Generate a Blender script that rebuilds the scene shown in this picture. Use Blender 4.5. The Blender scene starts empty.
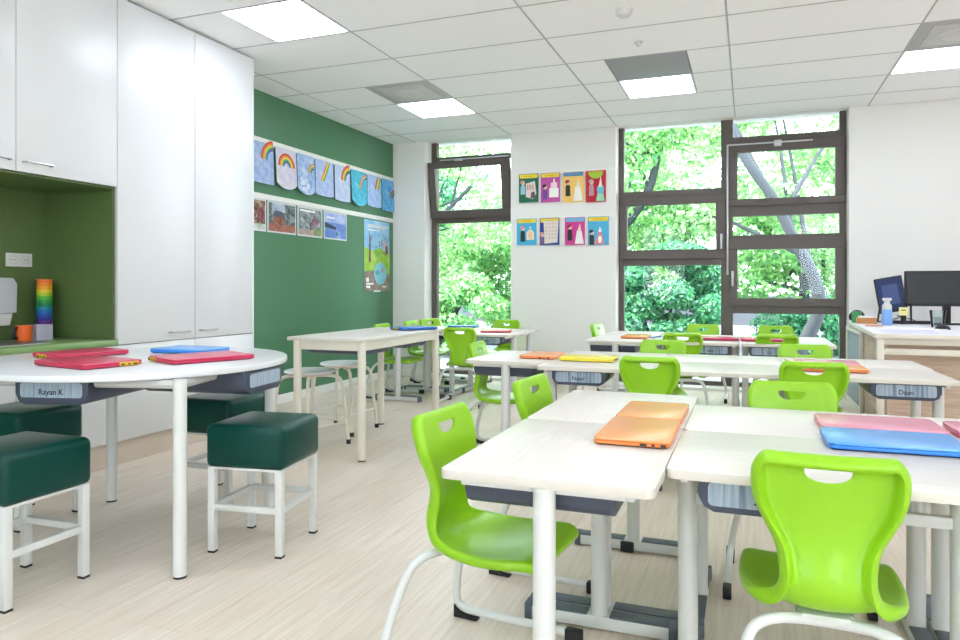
import bpy, bmesh, math, random
import numpy as np
from mathutils import Vector, Matrix
random.seed(7); rng = np.random.default_rng(7)
PI = math.pi
sc = bpy.context.scene
COL = sc.collection

# ------------------------------------------------------------------ materials
def lin(c):
    return c / 12.92 if c <= .04045 else ((c + .055) / 1.055) ** 2.4
def rgb(h):
    h = h.lstrip('#')
    return tuple(lin(int(h[i:i + 2], 16) / 255) for i in (0, 2, 4)) + (1,)
MATS = {}
def mat(name, hx, rough=.5, metal=0, spec=.5, coat=0, bump=0, bscale=200):
    if name in MATS: return MATS[name]
    m = bpy.data.materials.new(name); m.use_nodes = True
    nt = m.node_tree; b = nt.nodes['Principled BSDF']
    b.inputs['Base Color'].default_value = rgb(hx); b.inputs['Roughness'].default_value = rough
    b.inputs['Metallic'].default_value = metal; b.inputs['Specular IOR Level'].default_value = spec
    b.inputs['Coat Weight'].default_value = coat
    if bump:
        t = nt.nodes.new('ShaderNodeTexCoord'); n = nt.nodes.new('ShaderNodeTexNoise'); n.inputs['Scale'].default_value = bscale
        u = nt.nodes.new('ShaderNodeBump'); u.inputs['Strength'].default_value = bump; u.inputs['Distance'].default_value = .001
        nt.links.new(t.outputs['Object'], n.inputs['Vector']); nt.links.new(n.outputs['Fac'], u.inputs['Height']); nt.links.new(u.outputs['Normal'], b.inputs['Normal'])
    MATS[name] = m
    return m
def grain(name, stops, scale, stretch, rough=.45, detail=4, spec=.5, distort=0):
    """noise stretched along one axis, coloured by a ramp"""
    if name in MATS: return MATS[name]
    m = mat(name, '#808080', rough, spec=spec); nt = m.node_tree; b = nt.nodes['Principled BSDF']
    t = nt.nodes.new('ShaderNodeTexCoord'); mp = nt.nodes.new('ShaderNodeMapping'); mp.inputs['Scale'].default_value = stretch
    n = nt.nodes.new('ShaderNodeTexNoise'); n.inputs['Scale'].default_value = scale; n.inputs['Detail'].default_value = detail; n.inputs['Distortion'].default_value = distort
    r = nt.nodes.new('ShaderNodeValToRGB')
    el = r.color_ramp.elements
    while len(el) < len(stops): el.new(.5)
    for e, (p, h) in zip(el, stops): e.position = p; e.color = rgb(h)
    nt.links.new(t.outputs['Object'], mp.inputs['Vector']); nt.links.new(mp.outputs['Vector'], n.inputs['Vector'])
    nt.links.new(n.outputs['Fac'], r.inputs['Fac']); nt.links.new(r.outputs['Color'], b.inputs['Base Color'])
    return m
def emit(name, hx, s):
    if name in MATS: return MATS[name]
    m = bpy.data.materials.new(name); m.use_nodes = True; nt = m.node_tree; nt.nodes.clear()
    e = nt.nodes.new('ShaderNodeEmission'); e.inputs['Color'].default_value = rgb(hx); e.inputs['Strength'].default_value = s
    o = nt.nodes.new('ShaderNodeOutputMaterial'); nt.links.new(e.outputs[0], o.inputs[0]); MATS[name] = m
    return m
def glass(name, tint='#FFFFFF', ior=1.45, rough=0.0):
    if name in MATS: return MATS[name]
    m = bpy.data.materials.new(name); m.use_nodes = True; nt = m.node_tree; nt.nodes.clear()
    t = nt.nodes.new('ShaderNodeBsdfTransparent'); t.inputs[0].default_value = rgb(tint)
    g = nt.nodes.new('ShaderNodeBsdfGlossy'); g.inputs['Roughness'].default_value = rough
    f = nt.nodes.new('ShaderNodeFresnel'); f.inputs[0].default_value = ior
    x = nt.nodes.new('ShaderNodeMixShader'); o = nt.nodes.new('ShaderNodeOutputMaterial')
    nt.links.new(f.outputs[0], x.inputs[0]); nt.links.new(t.outputs[0], x.inputs[1]); nt.links.new(g.outputs[0], x.inputs[2]); nt.links.new(x.outputs[0], o.inputs[0])
    MATS[name] = m
    return m

WHITE_WALL = mat('wall_paint', '#EDEBE7', .85, bump=.15, bscale=350)
GREEN_WALL = mat('green_board_paint', '#50805E', .42, spec=.35)
NICHE_GREEN = mat('niche_laminate', '#5C7142', .45)
CAB = mat('cabinet_white', '#DBDCDC', .32)
CAB_GAP_SHADE = mat('cabinet_gap_shade', '#8E8B88', .6)  # carcass greyed so the door gaps read as lines of shade
PLINTH = mat('plinth_beige', '#D6C9BA', .5)
STEEL = mat('brushed_steel', '#B9B9B8', .3, metal=1)
CHROME = mat('chrome', '#DADADA', .15, metal=1)
CEIL = mat('ceiling_tile', '#F8F8F8', .9, bump=.2, bscale=500)
CEIL_BACK = mat('ceiling_void', '#77777A', .9)
POWDER = mat('white_powder_coat', '#DADAD7', .35)
CREAM = mat('cream_powder_coat', '#E6DFD0', .4)
GREYCOAT = mat('grey_powder_coat', '#C9C8C5', .4)
SLATE = mat('slate_plastic', '#55606A', .45)
BLACK = mat('black_rubber', '#1E1E20', .6)
DARK = mat('tray_dark_grey', '#434A5C', .42)
LIME = mat('lime_plastic', '#93CB1E', .3, spec=.5)
LEATHER = mat('green_leatherette', '#033E36', .3, spec=.3, bump=.25, bscale=260)
FRAME = mat('window_frame_brown', '#5C524E', .4)
SILVER = mat('silver_aluminium', '#C8C8CA', .35, metal=.6)
RAIL = mat('display_rail_white', '#F1F0EC', .4)
PANE = glass('window_pane', '#FFFFFF', 1.22)
TUMBLER = glass('clear_glass', '#F4F8F8', 1.5)
TOP = grain('desk_laminate', [(.3, '#DAD2C8'), (.55, '#E0DAD2'), (.75, '#E4DFD9')], 6, (1.2, 14, 1), .33)
EDGE = mat('desk_edge', '#D8D1C6', .45)
TOP_WHITE = mat('white_laminate', '#E2E3E5', .25)
LABEL = grain('tray_insert', [(.28, '#66788F'), (.42, '#93A4B8'), (.55, '#B0BCC9'), (.66, '#8BA2B6'), (.76, '#A48C86')], 9, (9, .3, .25), .3, detail=2)
INK = mat('black_ink', '#202840', .6)
OAK = grain('pink_oak', [(.3, '#B99E88'), (.55, '#CDB49E'), (.8, '#D8C3AE')], 5, (1, 1, 9), .5)

# ------------------------------------------------------------------ mesh helpers
def nb(): return bmesh.new()
def merge(bm, tmp, mi=None, M=None):
    if M is not None: bmesh.ops.transform(tmp, matrix=M, verts=tmp.verts)
    if M is not None and M.determinant() < 0: bmesh.ops.reverse_faces(tmp, faces=tmp.faces[:])
    if mi is not None:
        for f in tmp.faces: f.material_index = mi
    me = bpy.data.meshes.new('tmp'); tmp.to_mesh(me); tmp.free(); bm.from_mesh(me); bpy.data.meshes.remove(me)
def box(bm, x0, x1, y0, y1, z0, z1, bev=0, mi=0, seg=2, M=None):
    t = bmesh.new(); bmesh.ops.create_cube(t, size=1)
    for v in t.verts: v.co = Vector(((x0 + x1) / 2 + v.co.x * (x1 - x0), (y0 + y1) / 2 + v.co.y * (y1 - y0), (z0 + z1) / 2 + v.co.z * (z1 - z0)))
    if bev: bmesh.ops.bevel(t, geom=t.edges[:], offset=bev, segments=seg, affect='EDGES', profile=.5)
    merge(bm, t, mi, M)
def prism(bm, pts, z0, z1, bev=0, mi=0, side=None, M=None, seg=2):
    t = bmesh.new(); lo = [t.verts.new((x, y, z0)) for x, y in pts]; hi = [t.verts.new((x, y, z1)) for x, y in pts]
    n = len(pts); fs = []
    fs.append(t.faces.new(lo[::-1])); fs.append(t.faces.new(hi))
    for f in fs: f.material_index = mi
    for i in range(n):
        f = t.faces.new((lo[i], lo[(i + 1) % n], hi[(i + 1) % n], hi[i])); f.material_index = mi if side is None else side
    bmesh.ops.recalc_face_normals(t, faces=t.faces[:])
    if bev:
        ed = [e for e in t.edges if abs(e.verts[0].co.z - e.verts[1].co.z) < 1e-6]
        bmesh.ops.bevel(t, geom=ed, offset=bev, segments=seg, affect='EDGES', profile=.5)
    merge(bm, t, None, M)
def rrect(x0, x1, y0, y1, r, n=5):
    out = []
    for cx, cy, a in ((x1 - r, y1 - r, 0), (x0 + r, y1 - r, 90), (x0 + r, y0 + r, 180), (x1 - r, y0 + r, 270)):
        for k in range(n + 1):
            t = math.radians(a + 90 * k / n); out.append((cx + r * math.cos(t), cy + r * math.sin(t)))
    return out
def catmull(pts, sub=6, closed=False):
    P = [Vector(p) for p in pts]; out = []; n = len(P)
    for i in range(n - 1 if not closed else n):
        p0 = P[i - 1] if (i > 0 or closed) else P[0] * 2 - P[1]; p1 = P[i]; p2 = P[(i + 1) % n]
        p3 = P[(i + 2) % n] if (i + 2 < n or closed) else P[-1] * 2 - P[-2]
        for k in range(sub):
            t = k / sub
            out.append(.5 * ((2 * p1) + (p2 - p0) * t + (2 * p0 - 5 * p1 + 4 * p2 - p3) * t * t + (3 * p1 - p0 - 3 * p2 + p3) * t ** 3))
    if not closed: out.append(P[-1])
    return out
def tube(bm, pts, r, n=10, mi=0, closed=False):
    P = [Vector(p) for p in pts]; m = len(P); rad = r if isinstance(r, (list, tuple)) else [r] * m
    rings = []; up = None
    for i, p in enumerate(P):
        if closed: d = P[(i + 1) % m] - P[i - 1]
        else: d = P[min(i + 1, m - 1)] - P[max(i - 1, 0)]
        d.normalize()
        if up is None:
            up = Vector((0, 0, 1)) if abs(d.z) < .9 else Vector((1, 0, 0))
        up = (up - d * up.dot(d)).normalized(); s = d.cross(up)
        rings.append([bm.verts.new(p + (up * math.cos(2 * PI * k / n) + s * math.sin(2 * PI * k / n)) * rad[i]) for k in range(n)])
    fs = []
    for i in range(m if closed else m - 1):
        A, B = rings[i], rings[(i + 1) % m]
        for k in range(n): fs.append(bm.faces.new((A[k], A[(k + 1) % n], B[(k + 1) % n], B[k])))
    if not closed:
        fs.append(bm.faces.new(rings[0][::-1])); fs.append(bm.faces.new(rings[-1]))
    for f in fs: f.material_index = mi
    bmesh.ops.recalc_face_normals(bm, faces=fs)
def cyl(bm, p0, p1, r, n=16, mi=0, r1=None): tube(bm, [p0, p1], [r, r if r1 is None else r1], n, mi)
def lathe(bm, prof, c=(0, 0, 0), n=24, mi=0):
    t = bmesh.new(); rings = []
    for r, z in prof:
        rings.append([t.verts.new((r * math.cos(2 * PI * k / n), r * math.sin(2 * PI * k / n), z)) for k in range(n)] if r > 1e-6 else [t.verts.new((0, 0, z))])
    for A, B in zip(rings, rings[1:]):
        for k in range(n):
            a, b, c2, d = A[k % len(A)], A[(k + 1) % len(A)], B[(k + 1) % len(B)], B[k % len(B)]
            vs = []
            for v in (a, b, c2, d):
                if v not in vs: vs.append(v)
            if len(vs) > 2: t.faces.new(vs)
    bmesh.ops.recalc_face_normals(t, faces=t.faces[:])
    merge(bm, t, mi, Matrix.Translation(c))
def quad(bm, pts, mi=0):
    f = bm.faces.new([bm.verts.new(p) for p in pts]); f.material_index = mi; return f
def obj(name, bm, mats, parent=None, angle=38):
    me = bpy.data.meshes.new(name); bm.to_mesh(me); bm.free()
    for m in (mats if isinstance(mats, (list, tuple)) else [mats]): me.materials.append(m)
    me.shade_smooth(); me.set_sharp_from_angle(angle=math.radians(angle))
    o = bpy.data.objects.new(name, me); COL.objects.link(o)
    if parent: o.parent = parent
    return o
def tag(o, label, cat, group=None, kind=None):
    o['label'] = label; o['category'] = cat
    if group: o['group'] = group
    if kind: o['kind'] = kind
    return o
def thing(name, label, cat, loc=(0, 0, 0), rz=0, group=None):
    o = bpy.data.objects.new(name, None); COL.objects.link(o); o.empty_display_size = .1
    o.location = loc; o.rotation_euler = (0, 0, rz)
    return tag(o, label, cat, group)
def struct(name, bm, m, parent=None, angle=38):
    o = obj(name, bm, m, parent, angle)
    if parent is None: o['kind'] = 'structure'
    return o
def struct_empty(name):
    o = bpy.data.objects.new(name, None); COL.objects.link(o); o['kind'] = 'structure'; return o
def copy_tree(o, parent=None):
    c = o.copy(); COL.objects.link(c)
    if parent: c.parent = parent
    for ch in o.children: copy_tree(ch, c)
    return c
def dup(o, label, loc, rz):
    c = copy_tree(o); c['label'] = label; c.location = loc; c.rotation_euler = (0, 0, rz); return c
def text_bm(body, size, depth=.0004):
    cu = bpy.data.curves.new('t', 'FONT'); cu.body = body; cu.size = size; cu.align_x = 'CENTER'; cu.align_y = 'CENTER'; cu.extrude = depth; cu.offset = size * .012
    o = bpy.data.objects.new('t', cu); COL.objects.link(o)
    dg = bpy.context.evaluated_depsgraph_get(); me = bpy.data.meshes.new_from_object(o.evaluated_get(dg))
    b = bmesh.new(); b.from_mesh(me); bpy.data.objects.remove(o); bpy.data.curves.remove(cu); bpy.data.meshes.remove(me)
    return b

# ------------------------------------------------------------------ room shell
CZ = 2.805; WX = -4.04; NX = -4.08; BY = 7.66; RX = 4.6; FY = -3.2
def floor_mat():
    m = mat('plank_floor', '#D9CBBB', .36, spec=.4); nt = m.node_tree; b = nt.nodes['Principled BSDF']
    t = nt.nodes.new('ShaderNodeTexCoord'); mp = nt.nodes.new('ShaderNodeMapping'); mp.inputs['Rotation'].default_value = (0, 0, PI / 2)
    br = nt.nodes.new('ShaderNodeTexBrick'); br.offset = .37; br.inputs['Scale'].default_value = 1
    br.inputs['Brick Width'].default_value = 1.25; br.inputs['Row Height'].default_value = .18; br.inputs['Mortar Size'].default_value = .0012; br.inputs['Mortar Smooth'].default_value = .4
    br.inputs['Color1'].default_value = rgb('#F0E6DA'); br.inputs['Color2'].default_value = rgb('#E9DDCF'); br.inputs['Mortar'].default_value = rgb('#D9CBBA')
    mp2 = nt.nodes.new('ShaderNodeMapping'); mp2.inputs['Scale'].default_value = (28, 1.1, 1)
    n = nt.nodes.new('ShaderNodeTexNoise'); n.inputs['Scale'].default_value = 2.2; n.inputs['Detail'].default_value = 7; n.inputs['Roughness'].default_value = .65
    r = nt.nodes.new('ShaderNodeValToRGB'); r.color_ramp.elements[0].position = .3; r.color_ramp.elements[0].color = rgb('#E2D9D1'); r.color_ramp.elements[1].position = .72; r.color_ramp.elements[1].color = rgb('#FFFFFF')
    mx = nt.nodes.new('ShaderNodeMix'); mx.data_type = 'RGBA'; mx.blend_type = 'MULTIPLY'; mx.inputs['Factor'].default_value = .9
    L = nt.links.new
    L(t.outputs['Object'], mp.inputs['Vector']); L(mp.outputs['Vector'], br.inputs['Vector']); L(t.outputs['Object'], mp2.inputs['Vector']); L(mp2.outputs['Vector'], n.inputs['Vector'])
    L(n.outputs['Fac'], r.inputs['Fac']); L(br.outputs['Color'], mx.inputs['A']); L(r.outputs['Color'], mx.inputs['B']); L(mx.outputs['Result'], b.inputs['Base Color'])
    return m
b = nb(); box(b, NX - .3, RX + .3, FY - .3, BY + .4, -.2, 0); struct('floor', b, floor_mat())
b = nb()
box(b, NX - .3, NX, FY - .3, 4.40, 0, 3.1); box(b, NX - .3, WX, 4.40, BY, 0, 3.1)
struct('wall_left', b, GREEN_WALL)
b = nb(); ADDED_RIGHT_WIN = [(-2.8, -.8)]
box(b, RX, RX + .3, FY - .3, BY + .4, 0, .85); box(b, RX, RX + .3, FY - .3, BY + .4, 2.72, 3.1)
for ya, yb in zip([FY - .3] + [q[1] for q in ADDED_RIGHT_WIN], [q[0] for q in ADDED_RIGHT_WIN] + [BY + .4]): box(b, RX, RX + .3, ya, yb, .85, 2.72)
struct('wall_right', b, WHITE_WALL)
b = nb(); ADDED_REAR_WIN = [(-2.7, -1.5), (1.1, 2.3)]
box(b, NX, RX, FY - .3, FY, 0, .85); box(b, NX, RX, FY - .3, FY, 2.72, 3.1)
for xa, xb in zip([NX] + [q[1] for q in ADDED_REAR_WIN], [q[0] for q in ADDED_REAR_WIN] + [RX]): box(b, xa, xb, FY - .3, FY, .85, 2.72)
struct('wall_front', b, WHITE_WALL)
W1 = (-3.62, -2.535); W2 = (-1.345, .905)
b = nb()
box(b, NX - .3, W1[0], BY, BY + .4, 0, 3.1); box(b, W1[1], W2[0], BY, BY + .4, 0, 3.1); box(b, W2[1], RX, BY, BY + .4, 0, 3.1)
for w in (W1, W2):
    box(b, w[0], w[1], BY, BY + .4, 0, .03); box(b, w[0], w[1], BY, BY + .4, CZ + .02, 3.1)
struct('wall_back', b, WHITE_WALL)
b = nb(); box(b, WX, WX + .014, 4.402, BY, 0, .08, .003); struct('baseboard_left', b, RAIL)
b = nb(); box(b, WX + .014, W1[0], BY - .014, BY, 0, .08, .003); box(b, W1[1], W2[0], BY - .014, BY, 0, .08, .003); box(b, W2[1], RX, BY - .014, BY, 0, .08, .003)
struct('baseboard_back', b, RAIL)

# ceiling: real tiles 1.2 x 0.6 with gaps, panels fill half tiles
GX0, GY0 = -4.933, 4.191
def tile_x(x): return GX0 + 1.2 * math.floor((x - GX0) / 1.2)
LIGHTS = [(-2.833, 3.891), (-2.833, 6.291), (-.733, 6.291), (1.367, 6.291), (-.733, 3.291), (1.367, 3.891), (3.467, 6.291), (3.467, 3.291), (-2.833, .891), (-.733, .891), (1.367, .891), (3.467, .891), (-2.833, -1.509), (-.733, -1.509), (1.367, -1.509), (3.467, -1.509)]  # those not in LN are unseen, added to brighten the room evenly
VENTS = [(-2.833, 5.691, 'vent'), (-.733, 5.691, 'panel'), (1.367, 5.691, 'vent')]
b = nb(); g = .0055
holes = [(x, y) for x, y in LIGHTS] + [(x, y) for x, y, k in VENTS]
i = 0
for ix in range(0, 9):
    x0, x1 = GX0 + 1.2 * ix, GX0 + 1.2 * (ix + 1)
    xa, xb = max(x0, NX), min(x1, RX)
    if xb - xa < .02: continue
    for iy in range(-13, 7):
        y0, y1 = GY0 + .6 * iy, GY0 + .6 * (iy + 1); ya, yb = max(y0, FY), min(y1, BY)
        if yb - ya < .02: continue
        segs = [(xa, xb)]
        for hx, hy in holes:
            if x0 < hx < x1 and y0 < hy < y1: segs = [(xa, hx - .3), (hx + .3, xb)]
        for sa, sb in segs:
            if sb - sa > .02: box(b, sa + g, sb - g, ya + g, yb - g, CZ, CZ + .018, .002, 0, 1)
box(b, NX - .3, RX + .3, FY - .3, BY + .4, CZ + .08, CZ + .3, 0, 1)
box(b, NX, RX, FY, BY, CZ + .024, CZ + .03, 0, 2)  # grey sheet above the tiles, standing in for shade in their gaps
gb = nb(); GR = mat('ceiling_bar_grey', '#B9BABA', .7)
for ix in range(9):
    x = GX0 + 1.2 * ix
    if NX < x < RX: box(gb, x - .005, x + .005, FY, BY, CZ - .0015, CZ + .004)
for iy in range(-13, 7):
    y = GY0 + .6 * iy
    if FY < y < BY: box(gb, NX, RX, y - .0055, y + .0055, CZ - .0015, CZ + .004)
struct('trim_2', gb, GR)
struct('ceiling', b, [CEIL, CEIL_BACK, mat('ceiling_gap_shade', '#8A8A8C', .8)])
DIFF = emit('light_diffuser', '#E8F0FF', 6.2)
LN = {(-2.833, 3.891): 'square ceiling light nearest the tall white cupboards', (-2.833, 6.291): 'square ceiling light beside the vent near the green wall', (-.733, 6.291): 'square ceiling light beside the grey blank tile', (1.367, 6.291): 'square ceiling light cut by the right edge of the photo'}
for k, (x, y) in enumerate(LIGHTS):
    lab = LN.get((x, y), 'unseen square ceiling light added to brighten the room')
    t = thing('ceiling_light', lab, 'ceiling light', (x, y, CZ), 0, 'square ceiling lights')
    f = nb()
    for a in ((-.297, .297, -.297, -.285), (-.297, .297, .285, .297), (-.297, -.285, -.285, .285), (.285, .297, -.285, .285)): box(f, *a, -.002, .016)
    obj('frame', f, POWDER, t)
    f = nb(); box(f, -.285, .285, -.285, .285, .0, .014); obj('diffuser', f, DIFF, t)
VG = mat('vent_grey', '#B4B3B0', .6); VG2 = mat('vent_grey_light', '#C6C5C1', .6); PG = mat('blank_tile_grey', '#9A9C9E', .55)
for x, y, k in VENTS:
    if k == 'vent':
        t = thing('ceiling_vent', 'square grey ceiling vent by the green wall' if x < 0 else 'square grey ceiling vent at the right edge of the photo', 'vent', (x, y, CZ), 0, 'ceiling vents')
        f = nb(); box(f, -.297, .297, -.297, .297, 0, .014, .002); obj('backing', f, VG, t)
        f = nb()
        for s in (.22,):
            box(f, -s, s, -s, s, -.006, 0, .003)
        obj('inner_plate', f, VG2, t)
        f = nb(); lathe(f, [(0, -.022), (.09, -.02), (.13, -.012), (.135, -.006)]); obj('round_core', f, mat('vent_core', '#D3D2CE', .6), t)
    else:
        f = nb(); box(f, x - .297, x + .297, y - .297, y + .297, CZ - .001, CZ + .014, .002)
        tag(obj('ceiling_panel', f, PG), 'dark grey blank tile in the ceiling next to a light', 'ceiling tile')
f = nb(); lathe(f, [(0, -.045), (.03, -.045), (.045, -.035), (.05, -.012), (.055, -.01), (.055, 0)])
o = obj('smoke_detector', f, POWDER); o.location = (-.733, 4.474, CZ + .002); tag(o, 'white round smoke detector on the ceiling', 'smoke detector')
f = nb(); lathe(f, [(0, -.03), (.012, -.03), (.014, -.006), (.035, -.004), (.035, 0)])
o = obj('sprinkler_head', f, [POWDER]); o.location = (-.733, 5.094, CZ + .002); tag(o, 'small sprinkler head in the ceiling behind the smoke detector', 'sprinkler')

# ------------------------------------------------------------------ windows
def ring(bm, x0, x1, z0, z1, X0, X1, Z0, Z1, y0, y1, mi=0):
    """frame between outer x0..x1,z0..z1 and opening X0..X1,Z0..Z1"""
    box(bm, x0, x1, y0, y1, z0, Z0, .004, mi, 1); box(bm, x0, x1, y0, y1, Z1, z1, .004, mi, 1)
    box(bm, x0, X0, y0, y1, Z0, Z1, .004, mi, 1); box(bm, X1, x1, y0, y1, Z0, Z1, .004, mi, 1)
def pane(parent, x0, x1, z0, z1, y):
    f = nb(); box(f, x0, x1, y, y + .006, z0, z1); return obj('pane', f, PANE, parent)
YF = 7.865; ZT = CZ + .02
w = struct_empty('window_2')
f = nb()
box(f, W2[0], -1.29, YF, YF + .08, .03, ZT, .004, 0, 1); box(f, -.275, -.157, YF, YF + .08, .03, ZT, .004, 0, 1); box(f, .845, W2[1], YF, YF + .08, .03, ZT, .004, 0, 1)
for xa, xb, za, zb in ((-1.29, -.275, 2.045, 2.117), (-1.29, -.275, 1.305, 1.39), (-1.29, -.275, .03, .075), (-.157, .845, 2.56, 2.634), (-.157, .845, 1.81, 1.92), (-.157, .845, 1.56, 1.61), (-.157, .845, .797, .885), (-.157, .845, .03, .075)):
    box(f, xa, xb, YF + .002, YF + .078, za, zb)
obj('window_frame', f, FRAME, w)
for (x0, x1, z0, z1, X0, X1, Z0, Z1) in ((-1.335, -.226, 1.372, 2.05, -1.254, -.326, 1.475, 1.962), (-.2, .896, 1.912, 2.572, -.111, .804, 1.985, 2.472), (-.197, .896, .873, 1.571, -.111, .804, .957, 1.461)):
    f = nb(); ring(f, x0, x1, z0, z1, X0, X1, Z0, Z1, YF - .026, YF + .05); s = obj('sash', f, FRAME, w); pane(s, X0, X1, Z0, Z1, YF + .02)
for (x0, x1, z0, z1) in ((-1.29, -.275, 2.117, ZT), (-1.29, -.275, .075, 1.305), (-.157, .845, 2.634, ZT), (-.157, .845, 1.61, 1.81), (-.157, .845, .075, .797)):
    pane(w, x0, x1, z0, z1, YF + .045)
def whandle(parent, x, z):
    f = nb(); box(f, x - .012, x + .012, YF - .034, YF - .026, z + .03, z + .1, .003); box(f, x - .008, x + .008, YF - .06, YF - .034, z + .06, z + .076); box(f, x - .01, x + .01, YF - .066, YF - .05, z - .06, z + .08, .004)
    obj('handle', f, SILVER, parent)
whandle(w, -.27, 1.53); whandle(w, -.16, 1.14)
f = nb(); box(f, -.2, .6, YF - .045, YF - .028, 2.543, 2.557, .003, M=Matrix.Rotation(0, 4, 'Y')); box(f, .24, .31, YF - .06, YF - .026, 2.51, 2.57, .004); box(f, -.218, -.2, YF - .05, YF - .03, 1.25, 2.557, .003); cyl(f, (-.209, YF - .04, 1.25), (-.209, YF - .04, 1.2), .012)
obj('opener_rod', f, SILVER, w)
w = struct_empty('window_1')
f = nb()
box(f, W1[0], -3.55, YF, YF + .08, .03, ZT, .004, 0, 1); box(f, -2.6, W1[1], YF, YF + .08, .03, ZT, .004, 0, 1)
for za, zb in ((2.59, 2.645), (1.845, 1.915), (.03, .075)): box(f, -3.55, -2.6, YF + .002, YF + .078, za, zb)
obj('window_frame', f, FRAME, w)
pane(w, -3.55, -2.6, 2.645, ZT, YF + .045); pane(w, -3.55, -2.6, .075, 1.845, YF + .045)
f = nb(); ring(f, -3.612, -2.585, 0, .672, -3.525, -2.69, .095, .595, -.03, .04); s = obj('sash', f, FRAME, w); s.location = (0, YF - .012, 1.903); s.rotation_euler = (math.radians(8.6), 0, 0)
pane(s, -3.525, -2.69, .095, .595, .005)
f = nb(); box(f, -3.5, -2.62, YF - .03, YF - .012, 2.60, 2.615, .003); box(f, -3.28, -3.2, YF - .09, YF - .012, 2.565, 2.6, .004); obj('opener_rod', f, SILVER, w)

for k, (ya, yb) in enumerate(ADDED_RIGHT_WIN):                                   # unseen right wall window, added to bring in more daylight
    f = nb(); ym = (ya + yb) / 2
    for a in ((ya, ya + .06, .85, 2.72), (yb - .06, yb, .85, 2.72), (ym - .04, ym + .04, .91, 2.66), (ya + .06, yb - .06, .85, .91), (ya + .06, yb - .06, 2.66, 2.72)): box(f, RX + .14, RX + .22, *a, .004, 0, 1)
    w = struct('window_%d' % (k + 3), f, FRAME)
    f = nb(); box(f, RX + .178, RX + .184, ya + .06, yb - .06, .91, 2.66); obj('pane', f, PANE, w)

for k, (xa, xb) in enumerate(ADDED_REAR_WIN):                                   # unseen windows behind the camera, added to brighten surfaces facing it
    f = nb(); xm = (xa + xb) / 2
    for a in ((xa, xa + .06, .85, 2.72), (xb - .06, xb, .85, 2.72), (xm - .04, xm + .04, .91, 2.66), (xa + .06, xb - .06, .85, .91), (xa + .06, xb - .06, 2.66, 2.72)): box(f, a[0], a[1], FY - .22, FY - .14, a[2], a[3], .004, 0, 1)
    w = struct('window_%d' % (k + 4), f, FRAME)
    f = nb(); box(f, xa + .06, xb - .06, FY - .184, FY - .178, .91, 2.66); obj('pane', f, PANE, w)

# ------------------------------------------------------------------ display rails, cards, drawings
def flat(nm, hx, r=.6): return mat('paper_' + nm, hx, r)
def disc(cx, cz, rx, rz=None, n=14, a0=0, a1=2 * PI):
    rz = rz or rx; return [(cx + rx * math.cos(a0 + (a1 - a0) * k / n), cz + rz * math.sin(a0 + (a1 - a0) * k / n)) for k in range(n + (1 if a1 - a0 < 6.2 else 0))]
class Sheet:
    """flat picture: shapes laid on a thin sheet; local u to the right, v up"""
    def __init__(s, w, h, base, th=.0012, rnd=0):
        s.bm = nb(); s.mats = []; s.w = w; s.h = h; s.k = 0; s.th = th
        low = [(w * k / 12, rnd * (abs(k / 6 - 1) ** 2.4)) for k in range(13)] if rnd else [(0, 0), (w, 0)]
        s.shape(low + [(w, h), (0, h)], base, th)
    def mi(s, m):
        if m not in s.mats: s.mats.append(m)
        return s.mats.index(m)
    def shape(s, pts, m, th=.0004):
        z = s.th * (s.k > 0) + .00025 * s.k; s.k += 1
        prism(s.bm, pts, z - (th if s.k == 1 else 0), z + (0 if s.k == 1 else .0003), 0, s.mi(m))
    def band(s, pts, wd, m):
        L = [Vector((p[0], p[1], 0)) for p in pts]; a = []; c = []
        for i, p in enumerate(L):
            d = (L[min(i + 1, len(L) - 1)] - L[max(i - 1, 0)]).normalized(); q = Vector((-d.y, d.x, 0)) * wd / 2
            a.append((p.x + q.x, p.y + q.y)); c.append((p.x - q.x, p.y - q.y))
        s.shape(a + c[::-1], m)
    def arc(s, cx, cz, r, wd, m, a0=0, a1=PI, n=14): s.band([(cx + r * math.cos(a0 + (a1 - a0) * k / n), cz + r * math.sin(a0 + (a1 - a0) * k / n)) for k in range(n + 1)], wd, m)
    def place(s, name, org, face):
        o = obj(name, s.bm, s.mats); o.location = org
        # face 'y': on the back wall looking -Y, u -> +X ; face 'x': on the left wall looking +X, u -> +Y
        o.rotation_euler = (PI / 2, 0, 0) if face == 'y' else (PI / 2, 0, PI / 2)
        return o
for z, nm in ((2.352, 'upper'), (1.85, 'lower')):
    f = nb(); box(f, -2.53, -1.35, BY - .012, BY, z - .022, z + .005, .003)
    tag(obj('display_rail', f, RAIL), 'white %s display rail between the two windows' % nm, 'rail', 'display rails on the window wall')
for z, nm in ((2.392, 'above the painted rainbows'), (1.9, 'above the photographs')):
    f = nb(); box(f, WX, WX + .014, 4.405, BY - .002, z - .05, z, .003)
    tag(obj('display_rail', f, RAIL), 'white rail on the green wall ' + nm, 'rail', 'display rails on the green wall')
YEL = flat('yellow', '#F2D93A'); SKIN = flat('skin', '#EBC0A4'); PW = flat('white', '#F6F3EE')
def figure(S, x, z, hair, top, h=.1):
    S.shape([(x - .025, z - h), (x + .03, z - h), (x + .026, z - .03), (x + .012, z - .012), (x - .012, z - .012), (x - .024, z - .035)], top)
    S.shape(disc(x + .004, z + .008, .022, .026), SKIN); S.shape(disc(x - .003, z + .018, .026, .022, a0=.1, a1=PI + 1.1), hair)
HR = {'red': flat('hair_red', '#9C2F22'), 'black': flat('hair_black', '#2A2222'), 'grey': flat('hair_grey', '#B5AFB2'), 'fair': flat('hair_fair', '#D79A9A')}
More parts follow.
